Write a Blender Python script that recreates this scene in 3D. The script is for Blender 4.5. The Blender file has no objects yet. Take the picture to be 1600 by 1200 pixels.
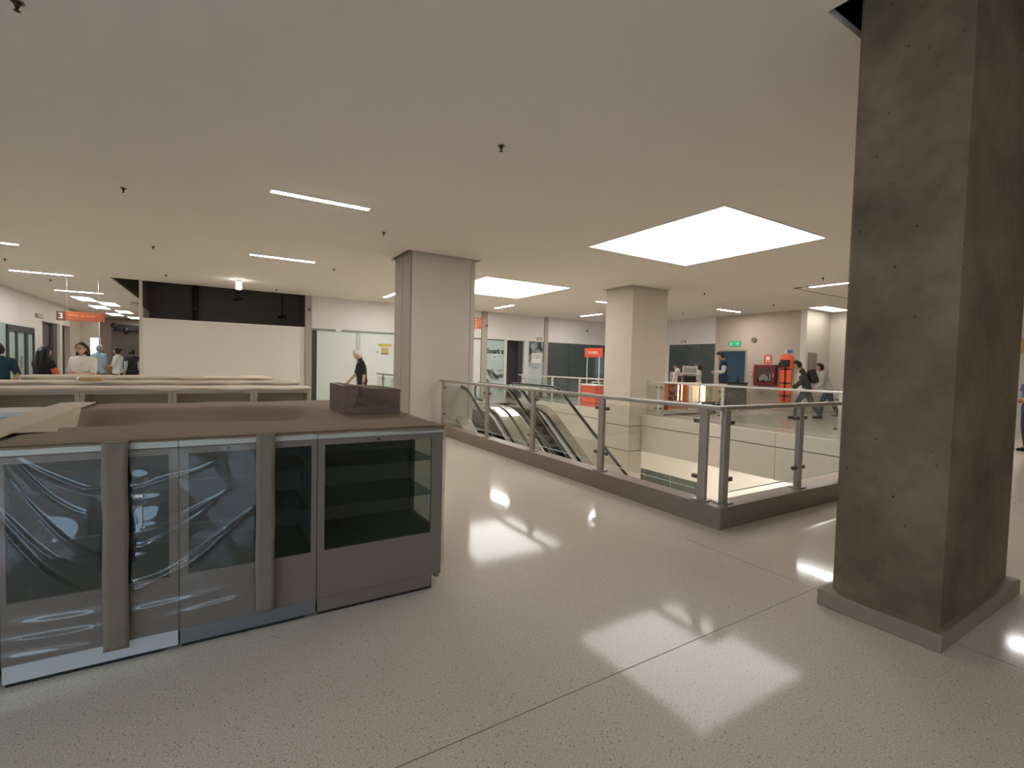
import bpy, bmesh, math, random
from mathutils import Vector, Matrix
random.seed(7)
S = bpy.context.scene
COL = S.collection
PI = math.pi

# ------------------------------------------------------------------ camera, sky, exposure
cam = bpy.data.cameras.new('camera'); camo = bpy.data.objects.new('camera', cam); COL.objects.link(camo)
cam.sensor_fit = 'HORIZONTAL'; cam.sensor_width = 36.0; cam.lens = 36.0 * 749.0 / 1600.0
cam.clip_start = 0.05; cam.clip_end = 200
def set_camera(yaw, pitch, roll, h):
    fwd = Vector((math.sin(yaw) * math.cos(pitch), math.cos(yaw) * math.cos(pitch), math.sin(pitch)))
    r0 = Vector((math.cos(yaw), -math.sin(yaw), 0)); u0 = r0.cross(fwd)
    r = r0 * math.cos(roll) + u0 * math.sin(roll); u = -r0 * math.sin(roll) + u0 * math.cos(roll)
    camo.matrix_world = Matrix(((r.x, u.x, -fwd.x, 0), (r.y, u.y, -fwd.y, 0), (r.z, u.z, -fwd.z, h), (0, 0, 0, 1)))
set_camera(math.radians(31.6275), math.radians(-2.2324), math.radians(1.416), 1.45)
S.camera = camo
W = bpy.data.worlds.new('daylight'); S.world = W; W.use_nodes = True
W.node_tree.nodes['Background'].inputs[0].default_value = (0.55, 0.75, 1.0, 1)
W.node_tree.nodes['Background'].inputs[1].default_value = 1.5
S.view_settings.view_transform = 'Standard'; S.view_settings.look = 'None'
S.view_settings.exposure = 1.24; S.view_settings.gamma = 1.0; S.view_settings.use_curve_mapping = False
S.cycles.use_denoising = True
S.cycles.max_bounces = 10; S.cycles.diffuse_bounces = 6; S.cycles.glossy_bounces = 4; S.cycles.transparent_max_bounces = 24
S.cycles.sample_clamp_indirect = 4.0
PANEL_E, STRIP_E, LOWER_E = 2.7, 66.0, 17.0

# ------------------------------------------------------------------ materials
def lin(r, g, b):
    f = lambda c: (c / 255 / 12.92) if c / 255 <= 0.04045 else ((c / 255 + 0.055) / 1.055) ** 2.4
    return (f(r), f(g), f(b), 1)
MATS = {}
def mat(name, rgb, rough=0.6, metal=0.0, noise=0.0, nscale=8.0, bump=0.0, bscale=40.0, spec=0.5, stretch=None, coat=0.0):
    if name in MATS: return MATS[name]
    m = bpy.data.materials.new(name); m.use_nodes = True; N = m.node_tree.nodes; L = m.node_tree.links
    p = N['Principled BSDF']; c = lin(*rgb)
    p.inputs['Base Color'].default_value = c; p.inputs['Roughness'].default_value = rough
    p.inputs['Metallic'].default_value = metal; p.inputs['Specular IOR Level'].default_value = spec
    p.inputs['Coat Weight'].default_value = coat
    if noise or bump:
        tc = N.new('ShaderNodeTexCoord'); mp = N.new('ShaderNodeMapping'); L.new(tc.outputs['Object'], mp.inputs[0])
        if stretch: mp.inputs['Scale'].default_value = stretch
    if noise:
        n = N.new('ShaderNodeTexNoise'); n.inputs['Scale'].default_value = nscale; n.inputs['Detail'].default_value = 5
        L.new(mp.outputs[0], n.inputs['Vector'])
        mx = N.new('ShaderNodeMix'); mx.data_type = 'RGBA'
        mx.inputs[6].default_value = tuple(max(0, v * (1 - noise)) for v in c[:3]) + (1,)
        mx.inputs[7].default_value = tuple(min(1, v * (1 + noise)) for v in c[:3]) + (1,)
        L.new(n.outputs[0], mx.inputs[0]); L.new(mx.outputs[2], p.inputs['Base Color'])
    if bump:
        n2 = N.new('ShaderNodeTexNoise'); n2.inputs['Scale'].default_value = bscale; n2.inputs['Detail'].default_value = 4
        L.new(mp.outputs[0], n2.inputs['Vector'])
        b = N.new('ShaderNodeBump'); b.inputs['Strength'].default_value = bump; b.inputs['Distance'].default_value = 0.01
        L.new(n2.outputs[0], b.inputs['Height']); L.new(b.outputs[0], p.inputs['Normal'])
    MATS[name] = m; return m
def emit(name, rgb, strength):
    if name in MATS: return MATS[name]
    m = bpy.data.materials.new(name); m.use_nodes = True; N = m.node_tree.nodes
    N.remove(N['Principled BSDF']); e = N.new('ShaderNodeEmission')
    e.inputs[0].default_value = rgb + (1,); e.inputs[1].default_value = strength
    m.node_tree.links.new(e.outputs[0], N['Material Output'].inputs[0]); MATS[name] = m; return m
def thin_glass(name, tint=(0.93, 0.96, 0.95), rough=0.02, base=0.03, gain=0.9, haze=0.0, hazecol=(0.8, 0.8, 0.8)):
    if name in MATS: return MATS[name]
    m = bpy.data.materials.new(name); m.use_nodes = True; N = m.node_tree.nodes; L = m.node_tree.links
    N.remove(N['Principled BSDF'])
    t = N.new('ShaderNodeBsdfTransparent'); t.inputs[0].default_value = tint + (1,)
    g = N.new('ShaderNodeBsdfGlossy'); g.inputs['Roughness'].default_value = rough
    fr = N.new('ShaderNodeFresnel'); ge = N.new('ShaderNodeNewGeometry'); io = N.new('ShaderNodeMath'); io.operation = 'MULTIPLY_ADD'
    io.inputs[1].default_value = 1 / 1.5 - 1.5; io.inputs[2].default_value = 1.5; L.new(ge.outputs['Backfacing'], io.inputs[0]); L.new(io.outputs[0], fr.inputs[0])
    ma = N.new('ShaderNodeMath'); ma.operation = 'MULTIPLY_ADD'; ma.inputs[1].default_value = gain; ma.inputs[2].default_value = base
    L.new(fr.outputs[0], ma.inputs[0]); x = N.new('ShaderNodeMixShader')
    L.new(ma.outputs[0], x.inputs[0]); L.new(t.outputs[0], x.inputs[1]); L.new(g.outputs[0], x.inputs[2])
    out = x
    if haze:
        d = N.new('ShaderNodeBsdfDiffuse'); d.inputs[0].default_value = hazecol + (1,)
        y = N.new('ShaderNodeMixShader'); y.inputs[0].default_value = haze
        L.new(x.outputs[0], y.inputs[1]); L.new(d.outputs[0], y.inputs[2]); out = y
    L.new(out.outputs[0], N['Material Output'].inputs[0]); MATS[name] = m; return m

def terrazzo():
    m = bpy.data.materials.new('terrazzo'); m.use_nodes = True; N = m.node_tree.nodes; L = m.node_tree.links
    p = N['Principled BSDF']; tc = N.new('ShaderNodeTexCoord')
    big = N.new('ShaderNodeTexNoise'); big.inputs['Scale'].default_value = 0.9; big.inputs['Detail'].default_value = 6
    L.new(tc.outputs['Object'], big.inputs['Vector'])
    r0 = N.new('ShaderNodeMix'); r0.data_type = 'RGBA'; r0.inputs[6].default_value = lin(210, 197, 180); r0.inputs[7].default_value = lin(225, 213, 197)
    L.new(big.outputs[0], r0.inputs[0])
    v = N.new('ShaderNodeTexVoronoi'); v.inputs['Scale'].default_value = 120
    L.new(tc.outputs['Object'], v.inputs['Vector'])
    sep = N.new('ShaderNodeSeparateColor'); L.new(v.outputs['Color'], sep.inputs[0])
    near = N.new('ShaderNodeMath'); near.operation = 'LESS_THAN'; near.inputs[1].default_value = 0.30; L.new(v.outputs['Distance'], near.inputs[0])
    pick = N.new('ShaderNodeMath'); pick.operation = 'LESS_THAN'; pick.inputs[1].default_value = 0.07; L.new(sep.outputs[0], pick.inputs[0])
    mul = N.new('ShaderNodeMath'); mul.operation = 'MULTIPLY'; L.new(near.outputs[0], mul.inputs[0]); L.new(pick.outputs[0], mul.inputs[1])
    r1 = N.new('ShaderNodeMix'); r1.data_type = 'RGBA'; r1.inputs[7].default_value = lin(96, 84, 72)
    L.new(r0.outputs[2], r1.inputs[6]); L.new(mul.outputs[0], r1.inputs[0])
    pick2 = N.new('ShaderNodeMath'); pick2.operation = 'GREATER_THAN'; pick2.inputs[1].default_value = 0.8; L.new(sep.outputs[0], pick2.inputs[0])
    mu2 = N.new('ShaderNodeMath'); mu2.operation = 'MULTIPLY'; mu2.inputs[1].default_value = 0.22; L.new(pick2.outputs[0], mu2.inputs[0])
    r2 = N.new('ShaderNodeMix'); r2.data_type = 'RGBA'; r2.inputs[7].default_value = lin(214, 205, 192)
    L.new(r1.outputs[2], r2.inputs[6]); L.new(mu2.outputs[0], r2.inputs[0])
    fine = N.new('ShaderNodeTexNoise'); fine.inputs['Scale'].default_value = 130; fine.inputs['Detail'].default_value = 2
    L.new(tc.outputs['Object'], fine.inputs['Vector'])
    fr = N.new('ShaderNodeMapRange'); fr.inputs[1].default_value = 0.35; fr.inputs[2].default_value = 0.65; fr.inputs[3].default_value = 0.80; fr.inputs[4].default_value = 1.1
    L.new(fine.outputs[0], fr.inputs[0])
    vm = N.new('ShaderNodeVectorMath'); vm.operation = 'SCALE'; L.new(r2.outputs[2], vm.inputs[0]); L.new(fr.outputs[0], vm.inputs['Scale'])
    L.new(vm.outputs[0], p.inputs['Base Color'])
    rn = N.new('ShaderNodeMapRange'); rn.inputs[3].default_value = 0.05; rn.inputs[4].default_value = 0.11
    L.new(big.outputs[0], rn.inputs[0]); L.new(rn.outputs[0], p.inputs['Roughness'])
    wv = N.new('ShaderNodeTexNoise'); wv.inputs['Scale'].default_value = 2.2; wv.inputs['Detail'].default_value = 3
    L.new(tc.outputs['Object'], wv.inputs['Vector'])
    b = N.new('ShaderNodeBump'); b.inputs['Strength'].default_value = 0.03; b.inputs['Distance'].default_value = 0.02
    L.new(wv.outputs[0], b.inputs['Height']); L.new(b.outputs[0], p.inputs['Normal'])
    p.inputs['Specular IOR Level'].default_value = 0.13
    return m
def concrete():
    m = bpy.data.materials.new('cast_concrete'); m.use_nodes = True; N = m.node_tree.nodes; L = m.node_tree.links
    p = N['Principled BSDF']; tc = N.new('ShaderNodeTexCoord')
    a = N.new('ShaderNodeTexNoise'); a.inputs['Scale'].default_value = 1.6; a.inputs['Detail'].default_value = 7; a.inputs['Roughness'].default_value = 0.65
    L.new(tc.outputs['Object'], a.inputs['Vector'])
    cr = N.new('ShaderNodeValToRGB'); e = cr.color_ramp.elements
    e[0].position = 0.3; e[0].color = lin(84, 67, 50); e[1].position = 0.72; e[1].color = lin(136, 115, 90)
    L.new(a.outputs[0], cr.inputs[0])
    v = N.new('ShaderNodeTexVoronoi'); v.inputs['Scale'].default_value = 9; L.new(tc.outputs['Object'], v.inputs['Vector'])
    pit = N.new('ShaderNodeMath'); pit.operation = 'LESS_THAN'; pit.inputs[1].default_value = 0.07; L.new(v.outputs['Distance'], pit.inputs[0])
    mx = N.new('ShaderNodeMix'); mx.data_type = 'RGBA'; mx.inputs[7].default_value = lin(70, 60, 50)
    L.new(pit.outputs[0], mx.inputs[0]); L.new(cr.outputs[0], mx.inputs[6]); L.new(mx.outputs[2], p.inputs['Base Color'])
    f = N.new('ShaderNodeTexNoise'); f.inputs['Scale'].default_value = 45; f.inputs['Detail'].default_value = 5; L.new(tc.outputs['Object'], f.inputs['Vector'])
    b = N.new('ShaderNodeBump'); b.inputs['Strength'].default_value = 0.25; b.inputs['Distance'].default_value = 0.01
    L.new(f.outputs[0], b.inputs['Height']); L.new(b.outputs[0], p.inputs['Normal'])
    p.inputs['Roughness'].default_value = 0.75
    return m
TERR = terrazzo(); CONC = concrete()
WALL = mat('wall_paint', (205, 196, 184), 0.7, noise=0.03, nscale=3)
WALLB = mat('bulkhead_paint', (208, 203, 196), 0.65, noise=0.03, nscale=2)
HOARD = mat('hoarding_board', (222, 215, 204), 0.6, noise=0.02, nscale=2)
TAUPE = mat('taupe_paint', (176, 160, 144), 0.7, noise=0.03, nscale=3)
CEIL = mat('ceiling_paint', (219, 214, 205), 0.85, noise=0.02, nscale=2)
COLM = mat('column_render', (200, 187, 170), 0.6, noise=0.05, nscale=3)
KERB = mat('kerb_stone', (130, 114, 100), 0.35, noise=0.12, nscale=14, bump=0.05)
PALE = mat('pale_stone', (214, 204, 190), 0.4, noise=0.03, nscale=4)
DARK = mat('dark_void', (44, 40, 37), 0.9)
DIM = mat('raw_wall', (104, 96, 90), 0.9, noise=0.06, nscale=1.5)
BLACKISH = mat('near_black', (24, 22, 21), 0.6)
STEEL = mat('brushed_steel', (170, 163, 154), 0.38, metal=0.85, noise=0.05, nscale=30)
POST = mat('post_steel', (172, 164, 154), 0.42, metal=0.6, noise=0.05, nscale=20)
CHROME = mat('polished_deck', (225, 220, 210), 0.22, metal=0.95)
CHROMED = mat('dull_deck', (200, 196, 186), 0.4, metal=0.7)
RUBBER = mat('black_rubber', (38, 36, 35), 0.25)
STEP = mat('step_tread', (40, 38, 36), 0.5, metal=0.3, noise=0.2, nscale=60, stretch=(60, 1, 1))
GLASS = thin_glass('rail_glass', (0.93, 0.955, 0.94), 0.02, 0.01, 0.8)
CGLASS = thin_glass('case_glass', (0.76, 0.82, 0.80), 0.04, 0.0, 0.5)
SHELFG = thin_glass('shelf_glass', (0.45, 0.60, 0.55), 0.05, 0.05, 0.9)
ALU = mat('aluminium', (186, 182, 172), 0.45, metal=0.25, noise=0.03, nscale=30)
LAMI = mat('brown_laminate', (119, 104, 93), 0.5, noise=0.05, nscale=8)
LAMI2 = mat('beige_laminate', (176, 162, 146), 0.55, noise=0.05, nscale=8)
CLOTH = mat('brown_dust_sheet', (136, 113, 92), 0.9, noise=0.10, nscale=4, bump=0.3, bscale=60)
CLOTHL = mat('beige_dust_sheet', (180, 164, 146), 0.9, noise=0.06, nscale=5, bump=0.2, bscale=60)
CARD = mat('cardboard', (196, 176, 152), 0.8, noise=0.05, nscale=5)
GREENF = mat('green_base_board', (62, 80, 52), 0.7, noise=0.06)
INNER = mat('case_interior', (92, 92, 88), 0.7)
UNLIT = mat('unlit_shop_pane', (72, 80, 77), 0.12, noise=0.1, nscale=1.0)  # opaque dark colour stands in for the unlit shop behind the glass
FROST = mat('frosted_pane', (205, 210, 202), 0.25, noise=0.03, nscale=1.2)
FROSTG = mat('greenish_pane', (170, 190, 182), 0.2, noise=0.04, nscale=1.2)
FRAMEG = mat('grey_green_frame', (120, 128, 122), 0.4, metal=0.3)
FRAMED = mat('dark_frame', (62, 70, 68), 0.4, metal=0.3)
MULL = mat('taupe_mullion', (160, 148, 136), 0.5, noise=0.05)
ORANGE = mat('orange_panel', (226, 84, 48), 0.45)
ORANGE2 = mat('orange_sign', (170, 88, 50), 0.5)
WHITE = mat('white_plastic', (230, 226, 218), 0.45)
PAPER = mat('paper', (218, 214, 208), 0.8)
YELLOW = mat('yellow_paper', (196, 170, 84), 0.7)
RED = mat('red_enamel', (112, 34, 32), 0.35)
REDS = mat('red_sign', (206, 88, 70), 0.5)
BLUES = mat('blue_sign', (60, 96, 140), 0.5)
SPINE = mat('spine_board_orange', (240, 96, 52), 0.45)
GREENS = emit('exit_green', (0.12, 0.75, 0.38), 0.28)
LIGHT = emit('lamp_white', (1.0, 0.985, 0.985), STRIP_E)
PANEL = emit('panel_white', (1.0, 0.985, 0.975), PANEL_E)
LIGHT2 = emit('lower_lamp', (1.0, 0.95, 0.88), LOWER_E)
SQUARE = emit('square_lamp', (1.0, 0.95, 0.89), 3.6)
SPOT = emit('spot_bulb', (1.0, 0.95, 0.88), 7.0)
WARM = emit('warm_lamp', (1.0, 0.66, 0.36), 3.2)
SCREEN = emit('screen_glow', (0.72, 0.95, 0.98), 0.95)
SKYLT = emit('blue_window_glow', (0.50, 0.75, 0.92), 1.9)
COPPER = mat('copper_board', (204, 116, 66), 0.4)

# ------------------------------------------------------------------ mesh helpers
class MB:
    def __init__(s): s.v = []; s.f = []
    def add(s, v, f):
        o = len(s.v); s.v += [tuple(p) for p in v]; s.f += [tuple(i + o for i in q) for q in f]; return s
    def box(s, x0, x1, y0, y1, z0, z1):
        return s.add([(x0, y0, z0), (x1, y0, z0), (x1, y1, z0), (x0, y1, z0), (x0, y0, z1), (x1, y0, z1), (x1, y1, z1), (x0, y1, z1)],
                     [(0, 3, 2, 1), (4, 5, 6, 7), (0, 1, 5, 4), (1, 2, 6, 5), (2, 3, 7, 6), (3, 0, 4, 7)])
    def bbox(s, x0, x1, y0, y1, z0, z1, b=0.006):
        bm = bmesh.new(); bmesh.ops.create_cube(bm, size=1.0)
        for v in bm.verts: v.co = Vector(((x0 + x1) / 2 + v.co.x * (x1 - x0), (y0 + y1) / 2 + v.co.y * (y1 - y0), (z0 + z1) / 2 + v.co.z * (z1 - z0)))
        bmesh.ops.bevel(bm, geom=list(bm.edges), offset=b, segments=2, affect='EDGES', profile=0.5)
        bm.verts.index_update(); s.add([v.co[:] for v in bm.verts], [[v.index for v in f.verts] for f in bm.faces]); bm.free(); return s
    def tube(s, pts, r, n=8, cap=True):
        pts = [Vector(p) for p in pts]; rs = r if isinstance(r, (list, tuple)) else [r] * len(pts); V = []; F = []
        up = None
        for i, p in enumerate(pts):
            d = (pts[min(i + 1, len(pts) - 1)] - pts[max(i - 1, 0)]).normalized()
            if up is None: up = Vector((0, 0, 1)) if abs(d.z) < 0.9 else Vector((1, 0, 0))
            a = d.cross(up)
            if a.length < 1e-4: a = d.cross(Vector((0, 1, 0)))
            a.normalize(); b = a.cross(d).normalized(); up = b
            for k in range(n):
                t = 2 * PI * k / n; V.append(p + (a * math.cos(t) + b * math.sin(t)) * rs[i])
        for i in range(len(pts) - 1):
            for k in range(n):
                F.append((i * n + k, i * n + (k + 1) % n, (i + 1) * n + (k + 1) % n, (i + 1) * n + k))
        if cap: F.append(tuple(range(n))[::-1]); F.append(tuple((len(pts) - 1) * n + k for k in range(n)))
        return s.add(V, F)
    def lathe(s, prof, c=(0, 0, 0), n=16):
        V = []; F = []
        for (r, z) in prof:
            for k in range(n):
                t = 2 * PI * k / n; V.append((c[0] + r * math.cos(t), c[1] + r * math.sin(t), c[2] + z))
        m = len(prof)
        for i in range(m - 1):
            for k in range(n): F.append((i * n + k, i * n + (k + 1) % n, (i + 1) * n + (k + 1) % n, (i + 1) * n + k))
        F.append(tuple(range(n))[::-1]); F.append(tuple((m - 1) * n + k for k in range(n)))
        return s.add(V, F)
    def ball(s, c, r, n=12, m=8, fn=None):
        V = []; F = []
        for i in range(m + 1):
            ph = PI * i / m
            for k in range(n):
                t = 2 * PI * k / n; d = Vector((math.sin(ph) * math.cos(t), math.sin(ph) * math.sin(t), math.cos(ph)))
                p = Vector((d.x * r[0], d.y * r[1], d.z * r[2]))
                if fn: p = fn(d, p)
                V.append((c[0] + p.x, c[1] + p.y, c[2] + p.z))
        for i in range(m):
            for k in range(n): F.append((i * n + k, (i + 1) * n + k, (i + 1) * n + (k + 1) % n, i * n + (k + 1) % n))
        return s.add(V, F)
    def prism(s, poly, axis, a, b):
        # poly in the two other axes; extruded along axis from a to b
        n = len(poly); V = []
        for t in (a, b):
            for (u, w) in poly: V.append({'x': (t, u, w), 'y': (u, t, w), 'z': (u, w, t)}[axis])
        F = [tuple(range(n)), tuple(range(n, 2 * n))[::-1]] + [(i, i + n, (i + 1) % n + n, (i + 1) % n) for i in range(n)]
        return s.add(V, F)
    def ribbon(s, rows):
        n = len(rows[0]); V = [p for r in rows for p in r]
        F = [(i * n + k, i * n + k + 1, (i + 1) * n + k + 1, (i + 1) * n + k) for i in range(len(rows) - 1) for k in range(n - 1)]
        return s.add(V, F)
    def obj(s, name, m, parent=None, smooth=False, solid=0.0):
        me = bpy.data.meshes.new(name); me.from_pydata(s.v, [], s.f); me.update()
        bm = bmesh.new(); bm.from_mesh(me)
        if solid == 0.0: bmesh.ops.recalc_face_normals(bm, faces=bm.faces)
        bm.to_mesh(me); bm.free()
        me.materials.append(m)
        if smooth:
            me.polygons.foreach_set('use_smooth', [True] * len(me.polygons))
        o = bpy.data.objects.new(name, me); COL.objects.link(o)
        if parent is not None: o.parent = parent
        if solid:
            md = o.modifiers.new('solid', 'SOLIDIFY'); md.thickness = solid; md.offset = 0
        return o
def tag(o, label=None, cat=None, group=None, kind=None):
    if label: o['label'] = label
    if cat: o['category'] = cat
    if group: o['group'] = group
    if kind: o['kind'] = kind
    return o
def thing(name, label, cat, loc=(0, 0, 0), rz=0.0, group=None, kind=None):
    o = bpy.data.objects.new(name, None); COL.objects.link(o); o.location = loc; o.rotation_euler = (0, 0, rz); o.empty_display_size = 0.1
    return tag(o, label, cat, group, kind)
def box(name, m, b, parent=None, bev=0.0):
    q = MB()
    (q.bbox(*b, b=bev) if bev else q.box(*b)); return q.obj(name, m, parent)
def struct(name, m, boxes, label=None, cat=None, parent=None):
    q = MB()
    for b in boxes: q.box(*b)
    o = q.obj(name, m, parent)
    if parent is None: tag(o, label, cat, None, 'structure')
    return o
def holes(rect, hs, z0, z1):
    xs = sorted({rect[0], rect[1]} | {h[i] for h in hs for i in (0, 1)}); ys = sorted({rect[2], rect[3]} | {h[i] for h in hs for i in (2, 3)})
    xs = [x for x in xs if rect[0] <= x <= rect[1]]; ys = [y for y in ys if rect[2] <= y <= rect[3]]; out = []
    for i in range(len(xs) - 1):
        run = None
        for j in range(len(ys) - 1):
            cx, cy = (xs[i] + xs[i + 1]) / 2, (ys[j] + ys[j + 1]) / 2
            inside = any(h[0] < cx < h[1] and h[2] < cy < h[3] for h in hs)
            if not inside:
                if run is None: run = [ys[j], ys[j + 1]]
                else: run[1] = ys[j + 1]
            if (inside or j == len(ys) - 2) and run: out.append((xs[i], xs[i + 1], run[0], run[1], z0, z1)); run = None
    return out
def text_mesh(body, size, name, m, parent, mtx, ext=0.002, bold=0.0):
    c = bpy.data.curves.new(name, 'FONT'); c.body = body; c.size = size; c.extrude = ext; c.align_x = 'CENTER'; c.align_y = 'CENTER'; c.offset = bold
    t = bpy.data.objects.new(name + '_tmp', c); COL.objects.link(t)
    me = bpy.data.meshes.new_from_object(t.evaluated_get(bpy.context.evaluated_depsgraph_get()))
    bpy.data.objects.remove(t); bpy.data.curves.remove(c)
    me.transform(mtx); me.materials.clear(); me.materials.append(m)
    o = bpy.data.objects.new(name, me); COL.objects.link(o); o.parent = parent; return o
# text frames: facing -Y (reads along +X), facing -X (reads along -Y)
FACE_MY = lambda x, y, z: Matrix.Translation((x, y, z)) @ Matrix.Rotation(PI / 2, 4, 'X')
FACE_MX = lambda x, y, z: Matrix.Translation((x, y, z)) @ Matrix.Rotation(-PI / 2, 4, 'Z') @ Matrix.Rotation(PI / 2, 4, 'X')
FACE_PX = lambda x, y, z: Matrix.Translation((x, y, z)) @ Matrix.Rotation(PI / 2, 4, 'Z') @ Matrix.Rotation(PI / 2, 4, 'X')

# ------------------------------------------------------------------ large structure
H = 3.67
XL, XR, YB, YF = -6.0, 19.3, -7.0, 37.0
VOID = [(4.08, 10.0, 2.85, 10.9), (7.35, 10.0, 10.9, 15.8)]
fl = struct('floor', TERR, holes((XL, XR, YB, YF), VOID, -0.3, 0.0), 'polished pale terrazzo floor of the upper hall', 'floor')
JO = mat('joint_filler', (120, 110, 98), 0.5)
box('joint_strip', JO, (XL, XR, 1.612, 1.616, -0.004, 0.0008), fl)
box('joint_strip', JO, (3.42, 3.424, YB, 2.65, -0.004, 0.0008), fl)
HOLES = [(3.2, 4.82, 0.5, 1.6), (3.2, 4.82, 9.2, 10.35), (9.4, 10.92, 9.3, 10.44), (-2.6, -1.95, 17.75, 24.0), (-1.95, 2.62, 17.82, 19.5)]
struct('ceiling', CEIL, holes((XL, XR, YB, YF), HOLES, H, H + 0.05), 'flat off-white plaster ceiling', 'ceiling')
struct('roof', DARK, [(XL, XR, YB, YF, H + 0.9, H + 1.0)], 'dark slab above the ceiling openings', 'roof')
q = MB()
for h in HOLES[3:]:
    pass
# grid lines of the ceiling access hatch
hat = thing('access_hatch', 'thin seam of a square access hatch in the ceiling behind the concrete column', 'hatch', (13, 7, H - 0.001))
SEAM = mat('seam_dark', (78, 70, 62), 0.8)
for b in ((0, 2.9, -0.012, 0.012, -0.004, 0.001), (-0.012, 0.012, -1.3, -0.012, -0.004, 0.001), (-0.07, 0.05, -0.16, -0.02, -0.012, 0.0)):
    box('seam', SEAM, b, hat)

# outer walls
struct('wall_rear', WALL, [(XL, XR, YB - 0.2, YB, 0, 0.4), (XL, XR, YB - 0.2, YB, 3.3, H + 1), (XL, -4.0, YB - 0.2, YB, 0.4, 3.3), (0.5, XR, YB - 0.2, YB, 0.4, 3.3), (-4.0, 0.5, YB - 0.2, YB, 0.4, 0.9)], 'rear wall behind the camera with tall daylight openings', 'wall')
wr = thing('window_1', 'tall daylight window in the rear wall', 'window', kind='structure')
box('pane', GLASS, (-4.0, 0.5, YB - 0.11, YB - 0.1, 0.9, 3.3), wr)
struct('wall_left', WALLB, [(XL - 0.2, XL, YB, 25.4, 2.44, H + 1), (XL - 0.2, XL, 25.4, 26.45, 0, H + 1), (XL - 0.2, XL, 26.45, 30.7, 2.78, H + 1), (XL - 0.2, XL, 29.0, 29.35, 0, 2.78),
                            (XL - 0.2, XL, YB, 21.9, -0.02, 0.05)], 'left wall with white bulkhead over the shop glass', 'wall')
struct('wall_left_far', TAUPE, [(XL - 0.2, XL, 30.7, YF, 0, H + 1)], 'brownish stretch of the left wall deep in the corridor', 'wall')
struct('wall_left_dark', DARK, [(XL - 1.4, XL - 1.2, 26, 31, 0, 3)], 'dark interior behind the left shop openings', 'wall')
struct('wall_corridor', WALL, [(XL, -5.30, 33.0, 33.2, 2.35, H), (XL, -5.66, 33.0, 33.2, 0, 2.35), (-5.32, -5.26, 33.0, 33.2, 0, 2.35), (XL, -5.30, 33.0, 33.2, 0, 0.9)], 'white return wall at the end of the corridor beside the bright opening', 'wall')
struct('wall_far', TAUPE, [(XL, -1.9, YF, YF + 0.2, 0, H + 1)], 'end wall of the corridor', 'wall')
struct('wall_corridor_right', WALL, [(-1.96, -1.86, 17.86, YF, 0, 2.9), (-1.96, -1.86, 24.0, YF, 2.9, H + 1)], 'right wall of the corridor behind the hoarding', 'wall')
struct('wall_corridor_end', mat('shutter_brown', (92, 82, 74), 0.6, noise=0.05), [(-5.2, -2.0, 35.8, 35.9, 0, 2.95)], 'dark brown closed shutter at the end of the corridor', 'wall')
# back wall (faces the camera) at Y = 17.8
YW = 17.8
struct('wall_back', WALLB, [(2.78, 9.4, YW, YW + 0.2, 2.56, H + 1), (9.66, 12.6, YW, YW + 0.2, 2.54, H + 1), (12.8, 17.65, YW, YW + 0.2, 2.54, H + 1)],
       'white bulkhead running along the back wall above the shopfronts', 'wall')
struct('wall_back_dark', DIM, [(-1.86, 3.2, 19.4, 19.6, -0.1, H + 1), (2.62, 2.8, 18.0, 19.5, 0, H + 0.9), (3.2, 17.65, 22.0, 22.2, -0.1, H + 1)], 'dark unfinished space behind the hoarding', 'wall')
struct('wall_recess', DIM, [(-1.955, -1.865, 17.9, 24.0, 2.9, H + 0.9), (-2.7, -1.96, 24.0, 24.1, H, H + 0.9), (-2.7, -2.6, 17.7, 24.0, H + 0.05, H + 0.9)], 'raw grey wall of the opened ceiling beside the hoarding', 'wall')
hd = thing('hoarding', 'large plain off-white hoarding board closing the shop left of the glass doors', 'hoarding', (0.35, YW, 0), kind='structure')
box('panel', HOARD, (-2.23, 2.22, 0, 0.06, 0.0, 2.585), hd)
box('post', WALL, (-2.30, -2.23, -0.02, 0.1, 0, H), hd)
box('post', mat('edge_board', (206, 198, 187), 0.6), (2.08, 2.22, -0.012, 0.0, 0, 2.585), hd)  # thin strip a little darker than the panel beside it
pi = thing('pipe', 'dark hanging pipe in the opening above the white hoarding', 'pipe', (0.0, 19.25, 0))
MB().tube([(-0.62, 0, 2.3), (-0.62, 0, H + 0.9)], 0.075, 10).obj('pipe_run', BLACKISH, pi)
MB().tube([(-0.62, 0, 3.05), (-0.62, 0, 3.1)], 0.12, 10).obj('coupling', mat('dull_pipe', (80, 74, 68), 0.6), pi)
for (x, z) in ((2.0, 3.0), (0.6, 3.5)):
    fx = thing('hanger', 'small dark services hanger inside the opening above the hoarding, %s' % ('near its right end' if x > 1 else 'close under the ceiling'), 'hanger', (x, 19.2, z))
    MB().tube([(0, 0, -0.05), (0, 0, H + 0.9 - z)], 0.02, 6).obj('rod', BLACKISH, fx)
    MB().tube([(-0.13, 0, -0.03), (0.13, 0, 0.03)], 0.04, 6).obj('clamp', BLACKISH, fx)
for k, (x0, x1) in enumerate(((2.57, 2.78), (9.4, 9.66), (12.6, 12.8))):
    struct('trim_%d' % (k + 1), MULL, [(x0, x1, YW - 0.06, YW + 0.2, 0, H)], 'taupe full-height wall post %s' % ('beside the hoarding', 'left of the painted shop window', 'between painted window and dark shopfront')[k], 'post')
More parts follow.
